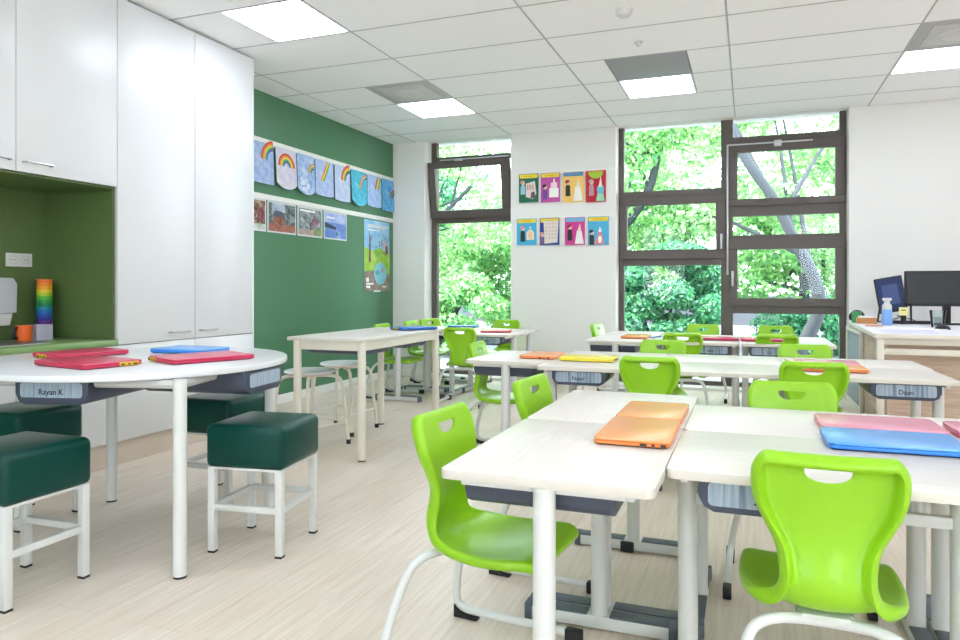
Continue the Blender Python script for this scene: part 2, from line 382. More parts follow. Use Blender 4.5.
def card(x0, x1, zt, zb, bg, head, hairc, topc, what, label, headshape='bar'):
    w_, h_ = x1 - x0, zt - zb; S = Sheet(w_, h_, bg)
    if head is not None:
        if headshape == 'bar': S.shape([(.012, h_ - .05), (w_ - .012, h_ - .05), (w_ - .006, h_ - .006), (.006, h_ - .006)], head)
        else: S.shape([(.03, h_ - .01)] + disc(w_ / 2, h_ - .02, w_ / 2 - .03, .07, a0=PI, a1=2 * PI) + [(w_ - .03, h_ - .01)], head)
        for k in range(5): S.shape([(w_ * .25 + k * w_ * .1, h_ - .034), (w_ * .25 + k * w_ * .1 + .012, h_ - .034), (w_ * .25 + k * w_ * .1 + .012, h_ - .024), (w_ * .25 + k * w_ * .1, h_ - .024)], flat('header_ink', '#B89A30'))
    if what == 'towel':
        figure(S, w_ * .2, h_ * .66, hairc, topc, .12)
        S.shape([(w_ * .36, h_ * .2), (w_ * .72, h_ * .12), (w_ * .9, h_ * .3), (w_ * .82, h_ * .74), (w_ * .36, h_ * .66)], flat('pink_white', '#E9D3CF'))
        for k in range(3): S.shape([(w_ * (.42 + .13 * k), h_ * .44), (w_ * (.5 + .13 * k), h_ * .44), (w_ * (.5 + .13 * k), h_ * .62), (w_ * (.42 + .13 * k), h_ * .62)], flat('stripe_rose', '#C99C97'))
        S.shape([(w_ * .6, h_ * .14), (w_ * .86, h_ * .16), (w_ * .8, h_ * .38), (w_ * .64, h_ * .36)], flat('plum', '#6E4A5E'))
    elif what == 'list':
        figure(S, w_ * .12, h_ * .36, hairc, topc, .1)
        S.shape([(w_ * .25, h_ * .06), (w_ * .9, h_ * .1), (w_ * .96, h_ * .88), (w_ * .2, h_ * .9)], flat('cream_sheet', '#E6DCD0'))
        for r in range(5):
            for k in range(4): S.shape([(w_ * (.32 + .15 * k), h_ * (.24 + .13 * r)), (w_ * (.4 + .15 * k), h_ * (.24 + .13 * r)), (w_ * (.4 + .15 * k), h_ * (.29 + .13 * r)), (w_ * (.32 + .15 * k), h_ * (.29 + .13 * r))], flat('soft_rose', '#D6B9B4'))
    elif what == 'cake':
        figure(S, w_ * .22, h_ * .5, hairc, topc, .13)
        S.shape([(w_ * .45, h_ * .17), (w_ * .93, h_ * .17), (w_ * .93, h_ * .48), (w_ * .45, h_ * .48)], PW)
        S.shape([(w_ * .53, h_ * .48), (w_ * .86, h_ * .48), (w_ * .86, h_ * .66), (w_ * .53, h_ * .66)], flat('pale_pink', '#F4D8DE')); S.shape([(w_ * .64, h_ * .66), (w_ * .76, h_ * .66), (w_ * .7, h_ * .84)], PW)
    elif what == 'dress':
        figure(S, w_ * .24, h_ * .62, hairc, topc, .14)
        S.shape([(w_ * .5, h_ * .05), (w_ * .95, h_ * .05), (w_ * .84, h_ * .5), (w_ * .6, h_ * .5)], PW); S.shape([(w_ * .62, h_ * .5), (w_ * .82, h_ * .5), (w_ * .76, h_ * .78)], flat('cream_peak', '#F0E4CF'))
    elif what == 'robot':
        figure(S, w_ * .28, h_ * .62, hairc, topc, .14)
        S.shape([(w_ * .52, h_ * .04), (w_ * .95, h_ * .04), (w_ * .88, h_ * .3), (w_ * .6, h_ * .32)], flat('mint', '#9AD8B4')); S.shape(disc(w_ * .74, h_ * .4, .04, .05), flat('cyan', '#6FC5D8'))
        S.shape([(w_ * .64, h_ * .48), (w_ * .82, h_ * .48), (w_ * .75, h_ * .82)], PW)
    elif what == 'tower':
        figure(S, w_ * .18, h_ * .42, hairc, topc, .13)
        S.shape([(w_ * .3, h_ * .04), (w_ * .8, h_ * .04), (w_ * .64, h_ * .46), (w_ * .52, h_ * .46)], flat('coral', '#E2818C')); S.shape([(w_ * .5, h_ * .46), (w_ * .68, h_ * .46), (w_ * .58, h_ * .66)], PW); S.shape(disc(w_ * .58, h_ * .2, .02, .04), PW)
    elif what == 'bottle':
        figure(S, w_ * .3, h_ * .6, hairc, topc, .14)
        S.shape([(w_ * .5, h_ * .2), (w_ * .88, h_ * .2), (w_ * .88, h_ * .46), (w_ * .76, h_ * .58), (w_ * .62, h_ * .58), (w_ * .5, h_ * .46)], flat('cream', '#F5E8CE')); S.shape(disc(w_ * .69, h_ * .36, .03, .045), flat('peach', '#F2C79A'))
        S.shape([(w_ * .62, h_ * .62), (w_ * .78, h_ * .62), (w_ * .7, h_ * .72)], flat('pale_blue', '#CBE6EE'))
    S.shape([(0.001, .001), (w_ - .001, .001), (w_ - .001, .003), (.001, .003)], PW)
    o = S.place('picture_card', (x0, BY - .0135, zb), 'y')
    return tag(o, label, 'picture card', 'picture cards between the windows')
card(-2.433, -2.204, 2.347, 2.022, flat('dark_green', '#146A4C'), YEL, HR['fair'], flat('light_blue', '#9CCBDD'), 'towel', 'dark green card with a pale cloth, first in the upper row of cards')
card(-2.178, -1.957, 2.345, 2.014, flat('orchid', '#C252A4'), YEL, HR['black'], flat('violet', '#6E4C9A'), 'cake', 'orchid pink card with a layered white cake in the upper row')
card(-1.925, -1.688, 2.343, 2.003, flat('apricot', '#F5C86A'), flat('blue_head', '#4C8FC0'), HR['red'], flat('near_black', '#2E3030'), 'dress', 'apricot card with a red-haired figure in the upper row')
card(-1.668, -1.447, 2.341, 1.993, flat('crimson', '#BF1C2E'), flat('lime_head', '#AACF3C'), HR['grey'], flat('rose_grey', '#C596A0'), 'robot', 'crimson card with a rounded lime header at the end of the upper row', 'round')
card(-2.457, -2.227, 1.845, 1.544, flat('sky_blue', '#46B3DC'), YEL, HR['fair'], flat('near_black', '#2E3030'), 'bottle', 'sky blue card with a cream bottle, first in the lower row of cards')
card(-2.189, -1.963, 1.843, 1.538, flat('royal_blue', '#2B3F9E'), YEL, HR['fair'], flat('dusk', '#6B5A8C'), 'list', 'royal blue card mostly covered by a cream sheet in the lower row')
card(-1.9, -1.677, 1.841, 1.532, flat('magenta', '#D23A92'), flat('blue_band', '#6FB7DE'), HR['red'], flat('near_black', '#2E3030'), 'dress', 'magenta card with a light blue header in the lower row')
card(-1.644, -1.414, 1.839, 1.527, flat('azure', '#4EAFD6'), YEL, HR['black'], flat('near_black', '#2E3030'), 'tower', 'azure card with a coral tower at the end of the lower row')

def wash(name, a, b_, c, sc_=14): return grain(name, [(.3, a), (.5, b_), (.7, c)], sc_, (1, 1, 1), .7, detail=6, distort=.6)
RC = [flat('rb_red', '#D8413A'), flat('rb_orange', '#F08A3C'), flat('rb_yellow', '#F3D54A'), flat('rb_green', '#5FAE5A'), flat('rb_blue', '#4B63B0')]
DR = [(5.0, 5.334, 'wash_periwinkle', '#8FA8DC', '#A9BEE4', '#C6D0EA', 'half', 'pale periwinkle painting with a rainbow arc near its top corner, next to the cupboards'),
      (5.352, 5.672, 'wash_lilac', '#CFC6DC', '#DAD6E6', '#E6E4EC', 'full', 'lilac white painting with a whole bold rainbow'),
      (5.676, 5.975, 'wash_cornflower', '#7FA6DE', '#A7C2EA', '#D6E2F2', 'small', 'cornflower painting with white blots and a small faint rainbow'),
      (5.985, 6.318, 'wash_blue', '#9DB6E6', '#B6C8EC', '#C8D6F2', 'diag', 'light blue painting crossed by a long yellow rainbow stripe'),
      (6.334, 6.646, 'wash_ice', '#B5C6EC', '#C9D6F2', '#DCE4F6', 'half', 'icy blue painting with an orange and navy arc'),
      (6.656, 7.0, 'wash_teal', '#36A8C8', '#56BEDA', '#7ACFE0', 'thin', 'teal painting with a curled bottom edge and a slim rainbow'),
      (7.01, 7.34, 'wash_grey_blue', '#8FB0E0', '#A6C3E8', '#BFD4EE', 'diag2', 'grey blue painting with a steep red and green stripe'),
      (7.352, 7.655, 'wash_azure', '#3F9CDA', '#66B2E4', '#8CC6EC', 'corner', 'azure painting with a small rainbow at its edge, beside the room corner')]
for k, (y0, y1, nm, a, b_, c, kind, lab) in enumerate(DR):
    w_, h_ = y1 - y0 - .012, .375 + .012 * ((k * 7) % 3 - 1); S = Sheet(w_, h_, wash(nm, a, b_, c), rnd=(0, .05, .05, .012, .01, .06, .01, 0)[k])
    if kind == 'full':
        for i, m in enumerate(RC): S.arc(w_ * .5, h_ * .56, .115 - .018 * i, .0185, m, 0, PI, 18)
    elif kind == 'half':
        for i, m in enumerate(RC): S.arc(w_ * 1.0, h_ * .6, .17 - .018 * i, .0185, m, PI * .52, PI, 12)
    elif kind == 'small':
        for i, m in enumerate(RC[1:]): S.arc(w_ * .95, h_ * .58, .09 - .016 * i, .013, m, PI * .5, PI, 10)
        for q in range(9): S.shape(disc(w_ * random.uniform(.15, .85), h_ * random.uniform(.08, .42), random.uniform(.015, .03)), flat('blot', '#DCE6F4'))
    elif kind == 'thin':
        for i, m in enumerate((RC[1], RC[2], RC[4])): S.arc(w_ * 1.05, h_ * .5, .17 - .018 * i, .014, m, PI * .55, PI, 10)
    elif kind == 'diag':
        for i, m in enumerate((RC[1], RC[2], RC[3])): S.band([(w_ * .3 + .02 * i, h_ * .42), (w_ * .5 + .02 * i, h_ * .7), (w_ * .66 + .02 * i, h_ * .96)], .02, m)
    elif kind == 'diag2':
        for i, m in enumerate((RC[0], RC[2], RC[3])): S.band([(w_ * .56 + .03 * i, h_ * .58), (w_ * .66 + .03 * i, h_ * .8), (w_ * .72 + .03 * i, h_ * .95)], .026, m)
    else:
        for i, m in enumerate((RC[0], RC[3], RC[4])): S.arc(w_ * 1.02, h_ * .42, .1 - .022 * i, .02, m, PI * .5, PI, 10)
    # let the lower edge curl away from the wall like loose paper
    for v in S.bm.verts:
        q = max(0, 1 - v.co.y / h_); v.co.z += .022 * q * (1.0 if k in (1, 2, 5) else .45)
    o = S.place('rainbow_painting', (WX + .015, y0 + .006, 2.352 - h_ + (.0)), 'x')
    tag(o, lab, 'painting', 'rainbow paintings on the green wall')
PH = [(4.96, 5.241, 'garden'), (5.261, 5.688, 'shed'), (5.714, 6.134, 'path'), (6.163, 6.598, 'lake')]
PL = {'garden': 'photo of brown garden foliage cut off by the cupboard edge', 'shed': 'photo of a brick red shed under trees', 'path': 'photo of grey trees and a path', 'lake': 'photo of a blue lake with a dark bank'}
for y0, y1, k in PH:
    w_, h_ = y1 - y0, .285; S = Sheet(w_, h_, flat('photo_border', '#E4E6EA')); m_ = .014
    R = lambda a, b_, c, d: [(m_ + (w_ - 2 * m_) * a, m_ + (h_ - 2 * m_) * c), (m_ + (w_ - 2 * m_) * b_, m_ + (h_ - 2 * m_) * c), (m_ + (w_ - 2 * m_) * b_, m_ + (h_ - 2 * m_) * d), (m_ + (w_ - 2 * m_) * a, m_ + (h_ - 2 * m_) * d)]
    if k == 'lake':
        S.shape(R(0, 1, 0, 1), wash('lake_water', '#5C7CCB', '#7D99DA', '#A9BCE6', 6)); S.shape(R(0, 1, .62, 1), wash('lake_sky', '#8FA6E0', '#AEBFEA', '#CFD8F2', 7))
        S.shape([(m_, h_ * .42), (w_ * .5, h_ * .36), (w_ * .52, h_ * .46), (w_ * .2, h_ * .56), (m_, h_ * .6)], flat('lake_bank', '#2F4660')); S.shape(disc(w_ * .55, h_ * .22, .022, .02), flat('reed', '#3F8C92'))
        S.shape(R(.08, .45, .78, .84), PW)
    elif k == 'shed':
        S.shape(R(0, 1, 0, 1), wash('shed_trees', '#3E4A44', '#6F7A78', '#A7AEB4', 18)); S.shape(R(.12, .6, .7, 1), wash('shed_sky', '#8F9CB8', '#B9C4D6', '#E3E8EE', 8)); S.shape(R(0, 1, 0, .28), wash('shed_ground', '#8C5648', '#A76B58', '#BC8A76', 14))
        S.shape([(w_ * .22, h_ * .3), (w_ * .56, h_ * .28), (w_ * .56, h_ * .54), (w_ * .22, h_ * .56)], wash('shed_brick', '#84503C', '#A2664C', '#B87E60', 26)); S.shape([(w_ * .16, h_ * .54), (w_ * .6, h_ * .5), (w_ * .5, h_ * .7), (w_ * .26, h_ * .72)], flat('shed_roof', '#54566A')); S.shape(R(.4, .44, .22, .5), flat('shed_post', '#5C3A30'))
    elif k == 'path':
        S.shape(R(0, 1, 0, 1), wash('path_trees', '#566062', '#8D979A', '#C5CCD2', 20)); S.shape(R(0, .7, 0, .22), wash('path_gravel', '#A58C84', '#B9A49A', '#CDBEB4', 14)); S.shape(R(.65, 1, 0, .3), wash('path_grass', '#6E8250', '#8C9C6C', '#A6B48C', 14)); S.shape(R(.5, .54, .2, .5), flat('trunk_dark', '#333438')); S.shape(disc(w_ * .68, h_ * .5, .06, .05), wash('path_bush', '#7A4E58', '#94707A', '#B0969C', 22)); S.shape(R(.05, .7, .88, .95), PW)
    else:
        S.shape(R(0, 1, 0, 1), wash('garden_leaves', '#5A3B34', '#8F6A58', '#CDBBA6', 18)); S.shape(R(0, 1, 0, .2), wash('garden_snow', '#9DB09A', '#CDD4CC', '#E6E9E6', 12)); S.shape(disc(w_ * .75, h_ * .5, .05, .06), wash('garden_red', '#6A2E3C', '#8A4A58', '#A87C80', 24))
    o = S.place('photograph', (WX + .0022, y0, 1.56 + .005), 'x'); tag(o, PL[k], 'photograph', 'photographs on the green wall')
# nature poster
w_, h_ = .6, .81; S = Sheet(w_, h_, wash('poster_sky', '#6FAFDC', '#93C6E6', '#B8DCEE', 4))
S.shape([(0, .2), (w_, .2), (w_, .44), (w_ * .6, .5), (w_ * .3, .46), (0, .5)], wash('poster_grass', '#7FB83A', '#A2CC4C', '#BEDB6C', 8)); S.shape([(0, 0), (w_, 0), (w_, .2), (w_ * .5, .24), (0, .22)], wash('poster_earth', '#7A6A62', '#94847A', '#A89A90', 12))
S.shape([(.1, .33), (.15, .33), (.145, .56), (.19, .66), (.14, .6), (.11, .7), (.115, .56)], flat('poster_trunk', '#7A4F46'))
S.shape(disc(w_ * .62, .2, .15, .13, 24), flat('poster_globe', '#86C9D8')); S.shape(disc(w_ * .5, .21, .05, .03), flat('poster_globe_land', '#5FA6AE')); S.shape(disc(w_ * .7, .24, .03, .03), flat('poster_globe_pink', '#B99CB0'))
for k in range(22): S.shape(disc(random.uniform(.05, .55), random.uniform(.4, .68), random.uniform(.008, .018), random.uniform(.006, .014), 8), [flat('bird_navy', '#3B4A6A'), flat('bird_grey', '#7F8FA6'), flat('bird_teal', '#4C8FA0')][k % 3])
S.shape([(.44, .5), (.5, .5), (.49, .6), (.42, .58)], flat('poster_rose', '#D9B4C0')); S.shape([(.49, .42), (.55, .44), (.53, .54), (.48, .52)], flat('poster_brown', '#8A4B3C'))
for a, c, d in ((.06, .56, .745), (.06, .5, .725), (.06, .34, .69)): S.shape([(a, d), (c, d), (c, d + .012), (a, d + .012)], PW)
for a, c, d, e in ((.03, .09, .1, .15), (.03, .2, .07, .09), (.03, .12, .03, .06), (.4, .5, .04, .055)): S.shape([(a, d), (c, d), (c, e), (a, e)], PW)
S.shape([(.2, -.012), (.36, -.012), (.36, .004), (.2, .004)], PW)
tag(S.place('nature_poster', (WX + .0032, 6.965, 1.03), 'x'), 'tall nature poster with sky, grass and a pale globe, near the room corner', 'poster')

# ------------------------------------------------------------------ cupboards on the left
CX = -3.5; DO = .02
def bar_handle(parent, y0, y1, z, x=CX):
    f = nb(); tube(f, catmull([(x, y0, z), (x + .028, y0 + .004, z), (x + .032, y0 + .02, z), (x + .032, y1 - .02, z), (x + .028, y1 - .004, z), (x, y1, z)], 4), .005, 8)
    obj('handle', f, STEEL, parent)
def door(parent, y0, y1, z0, z1, h=None):
    f = nb(); box(f, CX - DO, CX, y0 + .0025, y1 - .0025, z0, z1, .0015); d = obj('door', f, CAB, parent)
    if h: bar_handle(d, *h)
def plinth(parent, y0, y1):
    f = nb(); box(f, CX - .10, CX - .045, y0, y1, 0, .146); obj('plinth', f, PLINTH, parent)
def unit(name, label, y0, y1, z0, z1, doors, pl, end=False, group=None):
    t = thing(name, label, 'cupboard', (0, 0, 0), 0, group); f = nb()
    if pl: box(f, NX + .002, CX - DO - .002, y0 + .001, y1 - .001, .148, z1)
    else: box(f, NX + .002, CX - DO - .002, y0 + .001, y1 - .001, z0, z1)
    obj('carcass', f, [CAB_GAP_SHADE], t)
    if end: f = nb(); box(f, NX + .09, CX, y1 + .0, y1 + .016, 0, z1); obj('end_panel', f, [CAB], t)
    for d in doors: door(t, *d)
    if pl: plinth(t, y0, y1)
    return t
G = 'white cupboards along the left wall'
unit('tall_cupboard', 'tall white cupboard at the end of the row, next to the green wall', 3.79, 4.382, .0, CZ - .012, [(3.79, 4.382, .724, CZ - .014, (3.83, 3.98, .775)), (3.79, 4.382, .15, .718)], True, True, G)
unit('tall_cupboard', 'tall white cupboard beside the green niche', 3.16, 3.79, .0, CZ - .012, [(3.16, 3.79, .724, CZ - .014, (3.56, 3.72, .775)), (3.16, 3.79, .15, .718)], True, False, G)
unit('wall_cupboard', 'white wall cupboard with a bar handle above the green niche', 2.54, 3.16, 1.662, CZ - .012, [(2.54, 3.16, 1.66, CZ - .014, (2.575, 2.73, 1.712))], False, False, G)
unit('wall_cupboard', 'white wall cupboard cut by the left edge of the photo', 1.92, 2.54, 1.662, CZ - .012, [(1.92, 2.54, 1.66, CZ - .014, (2.34, 2.5, 1.712))], False, False, G)
unit('base_cupboard', 'white base cupboard under the green worktop behind the round table', 2.54, 3.16, 0, .72, [(2.54, 3.16, .15, .718)], True, False, G)
unit('base_cupboard', 'white base cupboard under the sink at the left edge', 1.92, 2.54, 0, .72, [(1.92, 2.54, .15, .718)], True, False, G)
f = nb(); box(f, NX + .004, NX + .012, 1.92, 3.148, .76, 1.655); box(f, NX + .012, CX - .022, 3.147, 3.158, .76, 1.655); box(f, NX + .012, CX - .024, 1.92, 3.147, 1.648, 1.658)
struct('trim_1', f, NICHE_GREEN)
f = nb(); box(f, NX + .012, CX + .012, 1.92, 3.158, .722, .757, .003); tag(obj('worktop', f, mat('worktop_green', '#7D9B5E', .35)), 'green worktop in the niche below the wall cupboards', 'worktop')
f = nb(); prism(f, rrect(-3.92, -3.58, 2.2, 2.82, .05), .757, .762, .001); prism(f, rrect(-3.9, -3.6, 2.22, 2.8, .04), .7621, .7625, 0, 1)
tag(obj('sink', f, [STEEL, mat('sink_bowl', '#7C7E7C', .35, metal=.8)]), 'stainless steel sink set in the green worktop', 'sink')
# soap dispenser
t = thing('soap_dispenser', 'white soap dispenser on the back of the green niche', 'soap dispenser', (NX + .012, 2.815, .845))
f = nb(); prism(f, [(-.08 + .01, 0.07), (.08, .07), (.085, .24), (.06, .275), (-.06, .275), (-.085, .24)], 0, .09, .012, M=Matrix.Rotation(PI / 2, 4, 'Z') @ Matrix.Rotation(PI / 2, 4, 'X')); obj('housing', f, mat('dispenser_grey', '#C3C6CC', .35), t)
f = nb(); prism(f, [(-.05, 0), (.05, 0), (.066, .07), (-.066, .07)], .005, .075, .008, M=Matrix.Rotation(PI / 2, 4, 'Z') @ Matrix.Rotation(PI / 2, 4, 'X')); obj('push_lever', f, POWDER, t)
t = thing('wall_socket', 'white double wall socket in the green niche', 'socket', (NX + .012, 2.967, 1.228))
f = nb(); box(f, 0, .01, -.08, .08, -.04, .04, .003); obj('plate', f, POWDER, t)
for s in (-1, 1):
    f = nb(); lathe(f, [(.0, -.001), (.02, 0), (.022, .004), (0.026, .004), (.026, 0)], n=20); o = obj('outlet', f, mat('outlet_grey', '#CFCDC6', .5), t); o.rotation_euler = (0, PI / 2, 0); o.location = (.01, s * .037, 0)  # outlet rings slightly greyer than the plate
    f = nb()
    for q in (-1, 1): cyl(f, (.009, s * .037 + q * .008, 0), (.0125, s * .037 + q * .008, 0), .003, 8)
    obj('pin_hole', f, BLACK, t)
CUPS = [('#E9702F', 'orange red'), ('#EE8A2C', 'orange'), ('#F0A72E', 'amber'), ('#EBCB33', 'yellow'), ('#A9C832', 'lime'), ('#4FAE3C', 'leaf green'), ('#1F9140', 'green'), ('#177E55', 'dark green'), ('#1687A4', 'teal'), ('#1C6DB8', 'blue'), ('#2A4FA6', 'royal blue'), ('#35348C', 'indigo'), ('#5B2C82', 'purple'), ('#9C2C6E', 'magenta')]
n = len(CUPS); zc = .757
for k, (hx, cn) in enumerate(CUPS):
    f = nb(); z0 = (n - 1 - k) * .0205
    lathe(f, [(0, .002), (.028, 0), (.041, .082), (.0435, .084), (.0435, .09), (.038, .088), (.026, .006), (0, .006)], n=24)
    o = obj('drinking_cup', f, mat('cup_' + cn.replace(' ', '_'), hx, .4)); o.location = (-3.95, 3.042, zc + z0)
    pos = 'topmost' if k == 0 else ('lowest' if k == n - 1 else 'nested')
    tag(o, '%s plastic cup, %s in the rainbow stack on the worktop' % (cn, pos), 'cup', 'stacked rainbow cups')
t = thing('mug', 'orange mug with a black handle on the green worktop', 'mug', (-3.86, 2.848, .757)); t.scale = (.88, .88, .92)
f = nb(); lathe(f, [(0, 0), (.038, 0), (.044, .02), (.047, .098), (.044, .098), (.04, .02), (0, .008)]); obj('body', f, mat('mug_orange', '#E8662A', .4), t)
f = nb(); tube(f, catmull([(0, -.042, .02), (0, -.07, .03), (0, -.075, .055), (0, -.064, .08), (0, -.044, .086)], 5), .008, 8); obj('handle', f, BLACK, t)
t = thing('plastic_tub', 'clear plastic tub of grey odds and ends beside the orange mug', 'tub', (-3.87, 2.948, .757))
f = nb(); box(f, -.04, .04, -.045, .055, 0, .004); box(f, -.04, -.037, -.045, .055, .004, .09); box(f, .037, .04, -.045, .055, .004, .09); box(f, -.037, .037, -.045, -.042, .004, .09); box(f, -.037, .037, .052, .055, .004, .09); obj('container', f, mat('tub_clear', '#B4B0C2', .25), t)
f = nb()
for k in range(6): box(f, -.03 + .01 * k, -.022 + .01 * k, -.035 + .006 * k, .03 + .002 * k, .004, .06 + .005 * (k % 3), .002)
obj('contents', f, mat('odds_grey', '#77747E', .5), t)

# ------------------------------------------------------------------ chair
def catmull2(pts, sub): return [(v.x, v.y) for v in catmull([(a, b_, 0) for a, b_ in pts], sub)]
def make_shell():
    P = catmull2([(-.199, .712), (-.185, .66), (-.173, .60), (-.168, .55), (-.171, .50), (-.181, .455), (-.189, .42), (-.182, .385), (-.152, .361), (-.10, .350), (-.02, .347), (.06, .355), (.11, .365), (.142, .367), (.160, .357), (.167, .339)], 5)
    W = [v[1] for v in catmull2([(0, .142), (1, .155), (2, .150), (3, .131), (4, .106), (5, .097), (6, .098), (7, .113), (8, .142), (9, .166), (10, .180), (11, .182), (12, .178), (13, .172), (14, .164), (15, .154)], 5)]
    LF = [v[1] for v in catmull2([(0, .006), (1, .01), (2, .014), (3, .02), (4, .026), (5, .03), (6, .03), (7, .03), (8, .03), (9, .028), (10, .024), (11, .018), (12, .012), (13, .008), (14, .004), (15, .0)], 5)]
    # arc length and denser rows by the top edge
    S = [0]
    for a, c in zip(P, P[1:]): S.append(S[-1] + math.hypot(c[0] - a[0], c[1] - a[1]))
    L = S[-1]
    def at(s, arr):
        s = min(max(s, 0), L)
        for i in range(len(S) - 1):
            if s <= S[i + 1]:
                t = (s - S[i]) / max(S[i + 1] - S[i], 1e-9)
                if isinstance(arr[0], tuple): return tuple(arr[i][k] * (1 - t) + arr[i + 1][k] * t for k in (0, 1))
                return arr[i] * (1 - t) + arr[i + 1] * t
        return arr[-1]
    r = .016
    rows = [0, .002, .006, .011, r, .021, .026, .031, .036, .046] + [.06 + (L - .06 - .05) * k / 34 for k in range(35)] + [L - .034, L - .024, L - r, L - .010, L - .005, L - .0015, L]
    EV = [0, .0015, .005, .010, r, .021, .026, .031, .036]
    def front_drop(e): return r * (1 - math.sqrt(max(0, 1 - ((r - e) / r) ** 2))) if e < r else 0
    def thick(e, k):
        if e <= r: return r + k * math.sqrt(max(0, 1 - ((r - e) / r) ** 2))
        q = min(1, (e - r) / .019); q = q * q * (3 - 2 * q); return (r + k) * (1 - q) + .007 * q
    bm = nb(); F = []; R = []
    for s in rows:
        w = at(s, W)
        if s < .045: w = w - .02 * (1 - math.sqrt(max(0, 1 - ((.045 - s) / .045) ** 2)))
        y, z = at(s, P); a = at(s - .004, P); c = at(s + .004, P); d = Vector((c[0] - a[0], c[1] - a[1])).normalized(); nrm = (-d.y * 1.0, d.x)  # towards sitter
        if s < L * .45 and nrm[0] < 0: nrm = (-nrm[0], -nrm[1])
        if s >= L * .45 and nrm[1] < 0: nrm = (-nrm[0], -nrm[1])
        lf = at(s, LF); xs = []
        for e in EV: xs.append((-(w - e), e))
        inner = w - .036
        for k in range(1, 10): x = -inner + 2 * inner * k / 10; xs.append((x, w - abs(x)))
        for e in EV[::-1]: xs.append((w - e, e))
        fr, rr = [], []
        seat = min(1, max(0, (s - .30) / .1)); kk = .023 * (1 - seat) + .014 * seat
        for x, e in xs:
            ee = min(e, s if s < r else r + (s - r) * .019 / .028, L - s); off = lf * (x / w) ** 2 * (1 - .0)
            f0 = off - front_drop(ee); b0 = off - thick(ee, kk)
            if ee <= 1e-6: f0 = b0 = off - r
            fr.append(bm.verts.new((x, y + nrm[0] * f0, z + nrm[1] * f0)))
            rr.append(fr[-1] if ee <= 1e-6 else bm.verts.new((x, y + nrm[0] * b0, z + nrm[1] * b0)))
        F.append(fr); R.append(rr)
    for G_, flip in ((F, 0), (R, 1)):
        for i in range(len(rows) - 1):
            for j in range(len(G_[0]) - 1):
                vs = [G_[i][j], G_[i + 1][j], G_[i + 1][j + 1], G_[i][j + 1]]
                try: bm.faces.new(vs[::-1] if flip else vs)
                except ValueError: pass
    bmesh.ops.recalc_face_normals(bm, faces=bm.faces[:])
    o = obj('seat_shell', bm, LIME)
    # hand hold cut through the back
    c = nb(); pts = [(-.047, .675)] + [(-.047 * math.cos(PI * k / 14) , .670 - .028 * math.sin(PI * k / 14) ** .8) for k in range(15)] + [(.047, .675)]
    prism(c, pts, .1, .3, M=Matrix.Rotation(PI / 2, 4, 'X')); cut = obj('cut', c, LIME)
    md = o.modifiers.new('b', 'BOOLEAN'); md.object = cut; md.operation = 'DIFFERENCE'; md.solver = 'EXACT'
    dg = bpy.context.evaluated_depsgraph_get(); me = bpy.data.meshes.new_from_object(o.evaluated_get(dg)); old = o.data; o.modifiers.clear(); o.data = me
    bpy.data.objects.remove(cut); bpy.data.meshes.remove(old); me.name = 'seat_shell'
    me.shade_smooth(); me.set_sharp_from_angle(angle=math.radians(50))
    return o
def make_chair():
    t = thing('school_chair', '', 'chair'); s = make_shell(); s.parent = t
    half = [(0, -.135, .325), (.05, -.142, .327), (.10, -.162, .329), (.145, -.192, .318), (.168, -.218, .275), (.186, -.242, .2), (.203, -.262, .12), (.212, -.268, .07), (.216, -.262, .043), (.218, -.235, .028), (.219, -.18, .026), (.22, .0, .026), (.22, .14, .026)]
    R_ = catmull(half, 6); Lh = [Vector((-p.x, p.y, p.z)) for p in R_[:0:-1]]
    f = nb(); tube(f, Lh + R_, .0125, 12); box(f, -.05, .05, -.15, -.07, .328, .342, .003); tube(f, [(-.05, -.12, .33), (-.05, .09, .335)], .01, 8); tube(f, [(.05, -.12, .33), (.05, .09, .335)], .01, 8)
    obj('frame', f, POWDER, t)
    for sx in (-1, 1):
        f = nb(); prism(f, [(-.276, .0), (-.195, .0), (-.195, .008), (-.25, .018), (-.276, .040)], -.015, .015, .003, M=Matrix.Translation((sx * .218, 0, 0)) @ Matrix(((0, 0, 1, 0), (1, 0, 0, 0), (0, 1, 0, 0), (0, 0, 0, 1)))); obj('glide', f, BLACK, t)
        f = nb(); box(f, sx * .22 - .014, sx * .22 + .014, .10, .152, 0, .04, .004); obj('toe_cap', f, BLACK, t)
    return t
A0 = make_chair(); E_, N_, S_, W_ = -PI / 2, 0, PI, PI / 2
